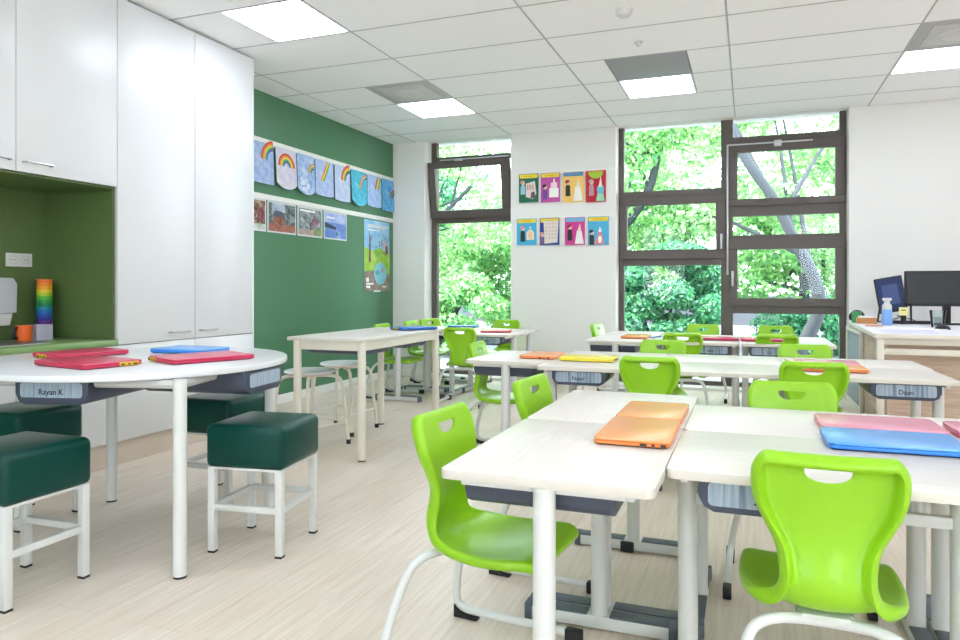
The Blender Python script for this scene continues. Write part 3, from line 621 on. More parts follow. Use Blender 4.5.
CH = [(-.637, 1.875, E_ - .1, 'green chair at the nearest desk on the left, whole back and seat in view'),
      (-.605, 2.67, E_ - .1, 'green chair back half hidden behind the left edge of the near desk with orange laptops'),
      (.158, 1.865, N_ + .0, 'green chair seen from behind in the foreground, in front of the blue laptop'),
      (.15, 2.70, S_, 'green chair facing the camera across the near desk with the blue laptop'),
      (-1.455, 4.33, E_ + .08, 'green chair at the left end of the middle row, seat showing under the desk end'),
      (-.48, 3.915, N_, 'green chair seen from behind at the middle row, beside the yellow laptop'),
      (.29, 3.93, N_, 'green chair seen from behind at the middle row, beside the orange and pink laptops'),
      (-.545, 4.735, S_, 'green chair facing the camera behind the middle row, left of the two there'),
      (.325, 4.66, S_, 'green chair facing the camera behind the middle row, right of the two there'),
      (-1.21, 6.94, E_ - .15, 'small green chair back at the left end of the far window row'),
      (-.49, 6.0, N_, 'green chair seen from behind at the far row, left of the crimson laptops'),
      (.2, 6.05, N_, 'green chair seen from behind at the far row, right of the crimson laptops'),
      (-.42, 7.02, S_, 'green chair facing the camera below the big window, left of its mullion'),
      (.235, 6.97, S_, 'green chair facing the camera below the big window, right of its mullion'),
      (-2.44, 6.08, N_ + .04, 'green chair seen from behind between the cream rectangular table and the middle row'),
      (-3.2, 6.22, E_, 'green chair seen side on beneath the cream rectangular table, near the green wall'),
      (-3.23, 6.93, E_, 'green chair behind the blue laptop on the cream table, below the white wall strip'),
      (-3.27, 7.37, S_ + 1.15, 'green chair in the corner of the left window by its white reveal'),
      (-2.52, 7.27, S_, 'green chair facing the camera below the left window, right of the dark blue laptop')]
for k, (x, y, rz, lab) in enumerate(CH):
    o = A0 if k == 0 else copy_tree(A0)
    o['label'] = lab; o['group'] = 'green school chairs'; o.location = (x, y, 0); o.rotation_euler = (0, 0, rz)

# ------------------------------------------------------------------ desks
DZ = .632
def tray_bm(wd, dp, zt, y0, hs=1):
    f = nb(); o_ = [(-wd / 2, 0), (-wd / 2, -.045), (-wd / 2 + .012, -.07), (-wd / 2 + .035, -.082), (wd / 2 - .035, -.082), (wd / 2 - .012, -.07), (wd / 2, -.045), (wd / 2, 0)]
    M_ = Matrix(((1, 0, 0, 0), (0, 0, 1, y0), (0, 1, 0, zt), (0, 0, 0, 1)))
    o_ = [(a, c * hs) for a, c in o_]
    prism(f, o_, 0, dp, .004, M=M_); box(f, -wd / 2 - .012, wd / 2 + .012, y0 + .01, y0 + dp, zt - .008, zt + .004, .002); return f
def label_on(parent, wd, zt, y0, txt):
    f = nb(); M_ = Matrix(((1, 0, 0, 0), (0, 0, -1, y0), (0, 1, 0, zt), (0, 0, 0, 1)))
    prism(f, rrect(-wd / 2 + .022, wd / 2 - .022, -.062, -.007, .012, 4), 0, .0015, 0, 0, M=M_)
    if txt:
        t = text_bm(txt, .03); bmesh.ops.transform(t, matrix=M_ @ Matrix.Translation((.0, -.042, .0018)), verts=t.verts); merge(f, t, 1)
    return obj('name_label', f, [LABEL, INK], parent)
def make_desk(wd, toff=None, txt=None, bar=False):
    t = thing('school_desk', '', 'desk')
    f = nb(); prism(f, rrect(-wd / 2, wd / 2, -.25, .25, .024), DZ - .022, DZ, .001, 0, 1); obj('tabletop', f, [TOP, EDGE], t)
    f = nb(); x = wd / 2 - .03
    for a in ((-x, x, .185, .205), (-x, -x + .02, -.205, .185), (x - .02, x, -.205, .185)): box(f, *a, DZ - .040, DZ - .022, .002)
    xl = wd / 2 - .032
    if bar: box(f, -xl, xl, -.012, .012, .488, .516, .002)
    obj('under_frame', f, POWDER, t)
    for s in (-1, 1):
        f = nb(); cyl(f, (s * xl, 0, .03), (s * xl, 0, DZ - .024), .026, 20); cyl(f, (s * xl, 0, DZ - .03), (s * xl, 0, DZ - .0225), .034, 20); obj('leg', f, POWDER, t)
        f = nb(); box(f, s * xl - .024, s * xl + .024, -.225, .225, .006, .046, .003); ft = obj('foot', f, POWDER, t)
        f = nb(); box(f, s * xl - .026, s * xl + .026, -.215, -.035, .044, .05, .002); box(f, s * xl - .026, s * xl + .026, .035, .215, .044, .05, .002); obj('foot_cover', f, SLATE, ft)
        for q in (-1, 1):
            f = nb(); a, c = sorted((q * .212, q * .237)); box(f, s * xl - .0265, s * xl + .0265, a, c, 0, .052, .004); obj('end_cap', f, SLATE, ft)
    if toff is not None:
        tr = obj('storage_tray', tray_bm(.295, .365, .609, -.215, .95), DARK, t); tr.location.x = toff
        label_on(tr, .295, .609, -.2155, txt)
    return t
protos = {}
def desk(x, y, rz, wd, toff, label, txt=None, bar=False):
    key = (wd, toff, txt, bar)
    if key in protos: o = copy_tree(protos[key])
    else: o = protos[key] = make_desk(wd, toff, txt, bar)
    if 3.9 < y < 4.6 and x > -1.1: y += .028 * (x + .8); rz += .028      # the middle row stands a little askew
    o.location = (x, y, 0); o.rotation_euler = (0, 0, rz); o['label'] = label; o['group'] = 'school desks'
desk(-.437, 1.882, E_, .70, .125, 'near left desk carrying the closest orange laptop')
desk(-.437, 2.5825, E_, .70, .125, 'near left desk carrying the second orange laptop, further from the camera')
desk(.16, 1.972, N_, .69, -.125, 'near desk carrying the blue laptop, in front of the foreground chair', 'Zoe', True)
desk(.16, 2.4725, S_, .69, None, 'near desk carrying the pink red laptop behind the blue one')
desk(.851, 1.972, N_, .69, .125, 'near desk at the right edge, only its corner and leg in the photo')
desk(.851, 2.4725, S_, .69, None, 'near desk at the right edge behind the cut off one, under the pink red lid')
desk(-1.343, 4.275, E_, .69, .13, 'middle row desk at the left end, carrying an orange laptop')
desk(-.795, 4.01, N_, .61, -.08, 'middle row desk carrying the yellow laptop', 'Noor')
desk(-.159, 4.01, N_, .66, None, 'middle row desk without a laptop, between the two chairs seen from behind')
desk(.537, 4.01, N_, .73, .15, 'middle row desk carrying the orange and pink laptops, name tray at its right end', 'Daan')
desk(-.795, 4.511, S_, .61, None, 'middle row desk on the far side, at the left')
desk(-.159, 4.511, S_, .66, None, 'middle row desk on the far side, at the centre')
desk(.537, 4.511, S_, .73, None, 'middle row desk on the far side, at the right')
desk(-1.02, 6.11, E_, .69, .13, 'far row desk at the left end, tray side showing, with the orange laptop')
desk(-1.02, 6.801, E_, .69, .13, 'far row desk at the left end, nearest the window pier')
desk(-.412, 6.06, N_, .68, .13, 'far row desk with a crimson laptop, left of the leg pair', 'Sem')
desk(.275, 6.06, N_, .67, -.13, 'far row desk with a crimson laptop, right of the leg pair', 'Liv')
desk(-.412, 6.561, S_, .68, None, 'far row desk by the big window, left of the mullion')
desk(.275, 6.561, S_, .67, None, 'far row desk by the big window, right of the mullion')
desk(-3.09, 6.27, E_, .68, .13, 'far left desk behind the cream rectangular table, nearer the camera')
desk(-3.09, 6.951, E_, .68, .13, 'far left desk behind the cream rectangular table, nearest the window')
desk(-2.405, 6.39, N_, .7, .13, 'far left desk carrying the coral red laptop', 'Mila')
desk(-2.405, 6.891, S_, .7, .13, 'far left desk carrying the dark blue laptop by the left window')

# ------------------------------------------------------------------ white table, round table
t = thing('rectangular_table', 'cream high table with four legs and two round stools, in front of the green wall', 'table', (0, 0, 0))
x0, x1, y0, y1, zt = -2.745, -2.185, 3.765, 4.95, .752
f = nb(); prism(f, rrect(x0, x1, y0, y1, .008), zt - .022, zt, .003, 0, 1); obj('tabletop', f, [TOP, EDGE], t)
f = nb(); a, c, d, e = x0 + .05, x1 - .02, y0 + .02, y1 - .05
for q in ((a, c, d, d + .02), (a, c, e - .02, e), (a, a + .02, d + .02, e - .02), (c - .02, c, d + .02, e - .02)): box(f, *q, zt - .078, zt - .022, .002)
obj('apron', f, CREAM, t)
for x, y in ((a + .012, d + .012), (c - .012, d + .012), (a + .012, e - .012), (c - .012, e - .012)):
    f = nb(); cyl(f, (x, y, .008), (x, y, zt - .0225), .025, 20); l = obj('leg', f, CREAM, t)
    f = nb(); lathe(f, [(0, 0), (.024, 0), (.024, .008), (0, .008)], (x, y, 0)); obj('foot_pad', f, BLACK, l)
for q, yy in enumerate((4.08, 4.62)):
    f = tray_bm(.36, .42, 0, -.21); o = obj('storage_tray', f, DARK, t); o.location = (-2.475, yy, zt - .032); o.rotation_euler = (0, 0, W_)
RCX, RCY, RA = -2.525, 2.38, .63; RZ = .752
t = thing('round_table', 'large white round table with laptops, in the left foreground', 'table', (RCX, RCY, 0))
pts = []
for k in range(72):
    an = 2 * PI * k / 72; pts.append((RA * (1.03 if math.cos(an) > 0 else 1.1) * math.cos(an), RA * math.sin(an)))
f = nb(); prism(f, pts, RZ - .026, RZ, .006); obj('tabletop', f, TOP_WHITE, t)
LG = [(-1.951, 2.037), (-2.965, 2.644), (-2.165, 2.84), (-2.752, 1.842)]
f = nb(); o_ = [LG[0], LG[2], LG[1], LG[3]]
for (xa, ya), (xb, yb) in zip(o_, o_[1:] + o_[:1]):
    tube(f, [(xa - RCX, ya - RCY, RZ - .045), (xb - RCX, yb - RCY, RZ - .045)], .017, 8)
obj('under_frame', f, GREYCOAT, t)
for x, y in LG:
    f = nb(); cyl(f, (x - RCX, y - RCY, .008), (x - RCX, y - RCY, RZ - .0265), .0245, 20); l = obj('leg', f, POWDER if (x, y) in (LG[0],) else POWDER, t)
    f = nb(); lathe(f, [(0, 0), (.0235, 0), (.0235, .008), (0, .008)], (x - RCX, y - RCY, 0)); obj('foot_pad', f, BLACK, l)
for (px, py, ax, txt) in ((-2.40, 1.875, .25, 'Rayan K'), (-1.895, 2.455, 1.72, None)):
    o = obj('storage_tray', tray_bm(.29, .48, 0, 0, 1.1), DARK, t); o.location = (px - RCX, py - RCY, RZ - .031); o.rotation_euler = (0, 0, ax)
    label_on(o, .29, -.002, -.0005, txt)

# ------------------------------------------------------------------ stools
def make_cube_stool():
    t = thing('cube_stool', '', 'stool')
    f = nb(); box(f, -.17, .17, -.17, .17, .343, .515, .026, 0, 4)
    for v in f.verts:
        if v.co.z > .48: v.co.z += .016 * (1 - (v.co.x / .17) ** 2) * (1 - (v.co.y / .17) ** 2)
    obj('cushion', f, LEATHER, t)
    f = nb(); a = .147
    for s in (-1, 1):
        box(f, -a, a, s * a - .0105, s * a + .0105, .17, .195, .002); box(f, s * a - .0105, s * a + .0105, -a, a, .17, .195, .002)
        box(f, -a, a, s * a - .0125, s * a + .0125, .336, .346, .002); box(f, s * a - .0125, s * a + .0125, -a, a, .336, .346, .002)
    obj('frame', f, POWDER, t)
    for sx in (-1, 1):
        for sy in (-1, 1):
            f = nb(); box(f, sx * a - .0145, sx * a + .0145, sy * a - .0145, sy * a + .0145, .008, .345, .002); l = obj('leg', f, POWDER, t)
            f = nb(); box(f, sx * a - .0145, sx * a + .0145, sy * a - .0145, sy * a + .0145, 0, .008); obj('foot_cap', f, BLACK, l)
    return t
C0 = make_cube_stool()
for k, (x, y, rz, lab) in enumerate([(-1.892, 2.448, .145, 'dark green cube stool standing clear of the round table on its right'), (-2.425, 1.762, .01, 'dark green cube stool in the left foreground, front of the round table'), (-3.125, 2.31, .05, 'dark green cube stool under the round table at the left edge of the photo'), (-2.52, 2.93, .03, 'dark green cube stool partly hidden behind the round table leg')]):
    o = C0 if k == 0 else copy_tree(C0); o.location = (x, y, 0); o.rotation_euler = (0, 0, rz); o['label'] = lab; o['group'] = 'green cube stools'
def make_round_stool():
    t = thing('round_stool', '', 'stool')
    f = nb(); lathe(f, [(0, .488), (.155, .486), (.168, .492), (.174, .5), (.168, .508), (0, .51)], n=36); obj('seat', f, TOP_WHITE, t)
    f = nb(); lathe(f, [(0, .478), (.14, .478), (.15, .486), (0, .486)], n=32); obj('seat_underside', f, mat('stool_ply', '#D9BFA6', .5), t)
    for k in range(4):
        an = PI / 4 + k * PI / 2; c, s = math.cos(an), math.sin(an)
        f = nb(); tube(f, catmull([(.03 * c, .03 * s, .47), (.13 * c, .13 * s, .468), (.19 * c, .19 * s, .45), (.215 * c, .215 * s, .39), (.235 * c, .235 * s, .2), (.255 * c, .255 * s, .02)], 6), .0115, 10); l = obj('leg', f, CREAM, t)
        f = nb(); cyl(f, (.256 * c, .256 * s, 0), (.255 * c, .255 * s, .03), .0155, 12); obj('foot_cap', f, BLACK, l)
    f = nb()
    for k in range(4):
        an = PI / 4 + k * PI / 2; a2 = an + PI / 2; tube(f, [(.241 * math.cos(an), .241 * math.sin(an), .15), (.241 * math.cos(a2), .241 * math.sin(a2), .15)], .006, 8)
    obj('stretcher', f, CREAM, t); return t
R0 = make_round_stool(); R0['label'] = 'cream round stool with white seat, left of the two under the rectangular table'; R0.location = (-2.775, 4.07, 0); R0.rotation_euler = (0, 0, -.26); R0['group'] = 'cream round stools'
o = copy_tree(R0); o.location = (-2.83, 4.58, 0); o.rotation_euler = (0, 0, 0); o['label'] = 'cream round stool with white seat, right and further of the two under the rectangular table'

# ------------------------------------------------------------------ laptops
LC = {k: (mat('laptop_' + k, h, .32, spec=.6), mat('laptop_lid_' + k, h2, .27, spec=.9)) for k, h, h2 in (('red', '#CF2450', '#D43A62'), ('blue', '#2E86E4', '#5AA4EE'), ('orange', '#F0853A', '#F3A25E'), ('yellow', '#F2DE2C', '#F5E640'), ('crimson', '#C2174E', '#D03064'), ('deepblue', '#1F62B4', '#2F74C6'), ('pink', '#D9708E', '#E08CA4'), ('coral', '#D8505A', '#E0666C'))}
PORTY = mat('port_yellow', '#E9B92E', .4); UNDER = mat('laptop_under', '#3A3F52', .6)
def laptop(x, y, rz, z, c, label, lw=.33, ld=.225, port=None, py=True):
    t = thing('laptop', label, 'laptop', (x, y, z), rz, 'closed laptops on the tables'); A, B_ = LC[c]
    f = nb(); prism(f, rrect(-lw / 2 + .008, lw / 2 - .008, -ld / 2 + .008, ld / 2 - .008, .018), 0, .004, .001); obj('underside', f, UNDER, t)
    f = nb(); prism(f, rrect(-lw / 2, lw / 2, -ld / 2, ld / 2, .02), .004, .0135, .003); obj('base', f, A, t)
    f = nb(); prism(f, rrect(-lw / 2, lw / 2, -ld / 2, ld / 2, .02), .0138, .022, .0035); obj('lid', f, B_, t)
    f = nb(); cyl(f, (-lw * .36, ld / 2 - .001, .0135), (lw * .36, ld / 2 - .001, .0135), .0055, 10); obj('hinge', f, UNDER, t)
    if port:
        ax, p0 = port; f = nb()
        def pb(a, c_, za, zb, mi, ex):
            if ax == 'L': box(f, -lw / 2 - ex, -lw / 2 + .002, a, c_, za, zb, 0, mi)
            elif ax == 'R': box(f, lw / 2 - .002, lw / 2 + ex, a, c_, za, zb, 0, mi)
            else: box(f, a, c_, -ld / 2 - ex, -ld / 2 + .002, za, zb, 0, mi)
        if py: pb(p0 - .04, p0 + .04, .004, .0185, 0, .0008)
        for k in (-1, 0, 1): pb(p0 + k * .026 - (.007, .004, .009)[k + 1], p0 + k * .026 + (.007, .004, .009)[k + 1], .006, .0125, 1, .0014)
        obj('ports', f, [PORTY, BLACK], t)
    return t
TZ = RZ
laptop(-2.845, 2.375, 1.36, TZ, 'red', 'red laptop at the back left of the round table, beside the cupboards', port=('L', .02))
laptop(-2.475, 2.095, -.18, TZ, 'red', 'red laptop at the front left of the round table, closest to the front edge', .36, .245, port=('R', .06))
laptop(-2.52, 2.70, .06, TZ, 'blue', 'blue laptop at the back of the round table', .31, .21)
laptop(-2.195, 2.42, 1.16, TZ, 'red', 'red laptop on the right of the round table, in front of the blue one', .36, .26, port=('L', .08))
laptop(-.298, 2.09, W_, DZ, 'orange', 'orange laptop nearest the camera, with small ports along its front side', .335, .205, port=('L', -.06), py=False)
laptop(-.298, 2.43, W_, DZ, 'orange', 'orange laptop directly behind the nearest orange one', .325, .205)
laptop(.36, 2.195, .02, DZ, 'blue', 'blue laptop in the right foreground', .33, .225)
laptop(.365, 2.435, .04, DZ, 'pink', 'pink red laptop behind the blue one in the right foreground', .33, .23)
laptop(.72, 2.43, .03, DZ, 'pink', 'pink red laptop cut by the right edge of the photo', .33, .23)
laptop(-1.195, 4.25, W_ - .02, DZ, 'orange', 'orange laptop at the left end of the middle row', .30, .22, port=('L', -.05), py=False)
laptop(-.89, 4.17, .0, DZ, 'yellow', 'yellow laptop on the middle row', .32, .23, port=('R', 0), py=False)
laptop(.405, 4.09, .02, DZ, 'orange', 'orange laptop on the right of the middle row', .31, .215)
laptop(.40, 4.36, .0, DZ, 'pink', 'pink laptop behind the orange one on the right of the middle row', .32, .22)
laptop(-.91, 6.2, W_, DZ, 'orange', 'orange laptop at the left end of the far row', .33, .22)
laptop(-.235, 6.18, 0, DZ, 'crimson', 'crimson laptop on the far row, left one of the pair', .32, .22)
laptop(.095, 6.17, 0, DZ, 'crimson', 'crimson laptop on the far row, right one of the pair', .32, .22)
laptop(-2.33, 4.75, .95, .752, 'deepblue', 'blue laptop on the cream rectangular table', .30, .22, port=('L', 0))
laptop(-2.92, 7.18, .15, DZ, 'deepblue', 'dark blue laptop on the far left desks below the window', .32, .22)
laptop(-2.30, 6.5, .3, DZ, 'coral', 'coral red laptop beside the green chair at the far left desks', .3, .22)
laptop(-2.94, 6.3, .2, DZ, 'orange', 'orange laptop at the far left desks, just behind the cream table', .28, .2)
f = nb(); cyl(f, (-.80, 6.2, DZ + .005), (-.72, 6.36, DZ + .005), .005, 8); tube(f, [(-.72, 6.36, DZ + .005), (-.714, 6.372, DZ + .005)], [.005, .001], 8, 1)
tag(obj('pen', f, [mat('pen_blue', '#3F66B8', .4), INK]), 'blue pen beside the orange laptop on the far row', 'pen')
f = nb(); cyl(f, (.2, 4.55, DZ + .005), (.235, 4.38, DZ + .005), .0045, 8); tube(f, [(.235, 4.38, DZ + .005), (.238, 4.366, DZ + .005)], [.0045, .001], 8, 1)
tag(obj('pencil', f, [mat('pencil_red', '#B65A5A', .4), INK]), 'slim reddish pencil left of the pink laptop on the middle row', 'pencil')

# ------------------------------------------------------------------ teacher's desk
t = thing('teacher_desk', 'teacher desk with pinkish wood panels and cream legs in the right corner', 'desk', (0, 0, 0)); TD = .752
f = nb(); prism(f, [(.80, 5.43), (2.0, 5.43), (2.0, 7.64), (.9, 7.64), (.86, 7.3), (.845, 6.9)], TD - .032, TD, .004, 0, 1); obj('tabletop', f, [mat('teacher_top', '#E7E4EC', .35), mat('teacher_edge', '#E4DACB', .45)], t)
for x, y in ((.835, 5.475), (1.95, 5.475), (1.95, 7.5)):
    f = nb(); box(f, x - .022, x + .022, y - .022, y + .022, 0, TD - .033, .003); obj('leg', f, CREAM, t)
f = nb(); box(f, .857, 1.93, 5.46, 5.49, .61, .65, .003); box(f, .857, 1.93, 5.465, 5.485, TD - .075, TD - .033, .002); obj('front_rail', f, CREAM, t)
f = nb(); box(f, .9, 1.93, 5.62, 5.64, .03, TD - .04); obj('front_panel', f, OAK, t)
f = nb(); box(f, .9, .92, 5.641, 6.68, .03, TD - .04); obj('side_panel', f, OAK, t)
f = nb(); cyl(f, (.885, 5.50, TD - .06), (.885, 5.50, TD - .034), .012, 10); obj('bolt', f, CREAM, t)
t = thing('roller_cabinet', 'grey blue roller cabinet at the window end of the teacher desk', 'cabinet', (0, 0, 0))
f = nb(); box(f, .90, 1.5, 6.72, 7.62, .02, .70, .004); obj('body', f, mat('roller_body', '#A6AFBA', .5), t)
f = nb()
for y in (6.72, 7.605): box(f, .872, .90, y - .02, y + .02, 0, .70, .003)
box(f, .872, .90, 6.74, 7.585, .665, .70, .003); box(f, .872, .90, 6.74, 7.585, 0, .04, .003); obj('frame', f, CREAM, t)
f = nb()
for k in range(41): box(f, .884, .899, 6.742 + .0205 * k, 6.742 + .0205 * k + .0185, .042, .663, .003)
obj('shutter', f, mat('shutter_grey', '#98A2AE', .45), t)
t = thing('computer_monitor', 'large black computer monitor on the teacher desk, cut by the right edge', 'monitor', (1.56, 6.95, TD), -.03)
f = nb(); box(f, -.315, .315, 0, .03, .155, .455, .006); obj('housing', f, mat('monitor_black', '#1C1D1F', .5), t)
f = nb(); box(f, -.298, .298, -.003, .0, .178, .438); obj('screen', f, mat('screen_black', '#1E2023', .35), t)
f = nb(); box(f, -.03, .03, .03, .06, .01, .3, .005); prism(f, rrect(-.12, .12, -.05, .13, .03), 0, .012, .003); obj('stand', f, BLACK, t)
t = thing('tilted_screen', 'dark blue tilted tablet screen on a black stand beside the monitor', 'tablet', (1.205, 7.18, TD), -.28)
M_ = Matrix.Translation((0, -.02, .10)) @ Matrix.Rotation(-.35, 4, 'X') @ Matrix.Rotation(-.2, 4, 'Y')
f = nb(); box(f, -.112, .112, 0, .018, 0, .335, .006, M=M_); obj('housing', f, BLACK, t)
f = nb(); box(f, -.096, .1, -.002, 0, .02, .318, M=M_); box(f, -.06, .065, -.0035, -.002, .07, .26, 0, 1, M=M_); obj('screen', f, [mat('tablet_blue', '#2C3B66', .25), mat('tablet_blue_light', '#4A5C8C', .25)], t)
f = nb(); tube(f, [(-.13, .0, .006), (-.10, .06, .26)], .008, 8); tube(f, [(.13, .0, .006), (.12, .06, .26)], .008, 8); tube(f, [(-.13, 0, .006), (.13, 0, .006)], .008, 8); tube(f, [(-.10, .06, .26), (.12, .06, .26)], .006, 8); obj('stand', f, BLACK, t)
f = nb(); box(f, 1.13, 1.46, 6.98, 7.04, TD, TD + .028, .004); tag(obj('docking_bar', f, BLACK), 'flat black docking bar lying under the tilted screen', 'docking station')
t = thing('drinking_bottle', 'light blue bottle with a white top on the teacher desk', 'bottle', (1.075, 6.72, TD))
f = nb(); prism(f, rrect(-.037, .037, -.037, .037, .02), 0, .13, .006); obj('body', f, mat('bottle_blue', '#7FAEEA', .35), t)
f = nb(); lathe(f, [(.037, .131), (.036, .165), (.022, .182), (.02, .197), (.034, .208), (.034, .226), (0, .226)], n=24); obj('cap', f, POWDER, t)
t = thing('tumbler', 'clear glass tumbler half full of water on the teacher desk', 'glass', (1.375, 6.42, TD)); t.scale = (1.3, 1.3, 1.3)
f = nb(); lathe(f, [(0, 0), (.033, 0), (.044, .105), (.041, .105), (.031, .008), (0, .008)], n=28); obj('glass_wall', f, TUMBLER, t)
f = nb(); lathe(f, [(0, .009), (.0305, .009), (.0365, .065), (0, .065)], n=28); obj('water', f, glass('water', '#E4EBEE', 1.33), t)
t = thing('computer_mouse', 'black computer mouse in front of the tumbler', 'mouse', (1.35, 6.16, TD), .9)
f = nb(); bmesh.ops.create_uvsphere(f, u_segments=20, v_segments=12, radius=1)
for v in f.verts: v.co = Vector((v.co.x * .032, v.co.y * .055, max(0, v.co.z) * .034))
obj('body', f, BLACK, t)
f = nb(); cyl(f, (-.004, .03, .028), (.004, .03, .028), .007, 10); obj('wheel', f, DARK, t)
t = thing('sticky_note', 'yellow sticky note standing below the monitor', 'sticky note', (1.235, 6.93, TD + .075), .0)
f = nb(); box(f, -.035, .035, -.001, .001, 0, .07, M=Matrix.Rotation(-.12, 4, 'X')); obj('note_sheet', f, flat('sticky_yellow', '#EBE39A'), t)
f = nb(); box(f, -.02, .02, .004, .03, -.075, .05, .003); obj('backing_block', f, BLACK, t)
def paper(name, pts, z, hx, label, cat):
    f = nb(); prism(f, pts, z, z + .004, .0006); return tag(obj(name, f, flat(name + hx[1:], hx)), label, cat)
paper('paper_sheet', [(.99, 6.2), (1.36, 6.02), (1.4, 6.3), (1.06, 6.5)], TD, '#F2F0F0', 'white paper sheets spread in front of the blue bottle', 'paper')
paper('paper_sheet', [(.88, 5.62), (1.2, 5.58), (1.22, 5.9), (.9, 5.96)], TD, '#D9D6EA', 'pale lilac paper sheet at the front corner of the teacher desk', 'paper')
paper('paper_sheet', [(1.42, 5.75), (1.9, 5.7), (1.92, 6.05), (1.44, 6.08)], TD, '#F4F3F1', 'white paper sheet at the right edge in front of the mouse', 'paper')
f = nb(); box(f, .88, 1.0, 6.42, 6.5, TD, TD + .012, .003); tag(obj('wooden_ruler', f, mat('wood_orange', '#D9A27C', .5)), 'short orange brown wooden block at the left edge of the teacher desk', 'wood block')
t = thing('desk_organiser', 'orange wooden desk organiser on the left of the teacher desk', 'organiser', (.955, 6.95, TD))
f = nb(); box(f, -.075, .075, -.04, .04, 0, .05, .003); obj('tray', f, mat('organiser_wood', '#CB8A52', .5), t)
f = nb(); box(f, -.06, .05, -.035, .03, .05, .066, .003); obj('paper_pad', f, PW, t)
f = nb(); cyl(f, (-.09, .09, 0), (-.09, .09, .1), .04, 20); o = tag(obj('pen_pot', f, mat('pot_green', '#4F9E68', .4)), 'green pen pot behind the wooden organiser', 'pen pot'); o.location = (.985, 6.99, TD)
f = nb(); cyl(f, (0, 0, .1), (-.01, .01, .17), .006, 8); o = tag(obj('crayon', f, mat('crayon_tan', '#D8B06C', .5)), 'thick tan crayon standing in the green pen pot', 'crayon'); o.location = (.89, 7.075, TD - .09 + .0)
f = nb(); cyl(f, (0, 0, .1), (.012, .0, .15), .004, 8); o = tag(obj('marker_pen', f, INK), 'dark marker standing in the green pen pot', 'marker'); o.location = (.905, 7.085, TD - .09)
f = nb(); tube(f, catmull([(-.05, 0, .005), (-.058, 0, .04), (-.035, 0, .075), (0, 0, .086), (.035, 0, .075), (.058, 0, .04), (.05, 0, .005)], 5), .012, 10); o = tag(obj('headphones', f, BLACK), 'black headphones at the window end of the teacher desk', 'headphones'); o.location = (.93, 7.33, TD + .01); o.rotation_euler = (0, 0, .2)
f = nb(); tube(f, catmull([(1.18, 7.1, TD + .034), (1.24, 7.06, TD + .06), (1.2, 7.02, TD + .07), (1.27, 7.05, TD + .05), (1.33, 7.08, TD + .034), (1.4, 7.2, TD + .006), (1.5, 7.3, TD + .006)], 6), .004, 8); tag(obj('cable', f, BLACK), 'thin black cable looping over the docking bar', 'cable')

# ------------------------------------------------------------------ outside
def leaf_mat(name, cols, trans=.55):
    m = bpy.data.materials.new(name); m.use_nodes = True; nt = m.node_tree; nt.nodes.clear(); L = nt.links.new
    a = nt.nodes.new('ShaderNodeAttribute'); a.attribute_name = 'tone'; r = nt.nodes.new('ShaderNodeValToRGB')
    el = r.color_ramp.elements
    while len(el) < len(cols): el.new(.5)
    for i, (e, h) in enumerate(zip(el, cols)): e.position = i / (len(cols) - 1); e.color = rgb(h)
    L(a.outputs['Fac'], r.inputs['Fac'])
    d = nt.nodes.new('ShaderNodeBsdfDiffuse'); t = nt.nodes.new('ShaderNodeBsdfTranslucent'); x = nt.nodes.new('ShaderNodeMixShader'); x.inputs[0].default_value = trans * .7
    g = nt.nodes.new('ShaderNodeBsdfGlossy'); g.inputs['Roughness'].default_value = .45; x2 = nt.nodes.new('ShaderNodeMixShader'); x2.inputs[0].default_value = .06
    o = nt.nodes.new('ShaderNodeOutputMaterial')
    L(r.outputs['Color'], d.inputs[0]); L(r.outputs['Color'], t.inputs[0]); L(d.outputs[0], x.inputs[1]); L(t.outputs[0], x.inputs[2]); L(x.outputs[0], x2.inputs[1]); L(g.outputs[0], x2.inputs[2]); L(x2.outputs[0], o.inputs[0])
    return m
LM = [leaf_mat('leaves_fresh', ['#448450', '#64A85A', '#88C06A', '#B2D890']), leaf_mat('leaves_deep', ['#1C6050', '#2A8058', '#42A064', '#76BA76']), leaf_mat('leaves_pale', ['#589660', '#80B46C', '#A6CE88', '#CCE4B4'])]
BARK = mat('bark_grey', '#343A3E', .85, bump=.6, bscale=30)
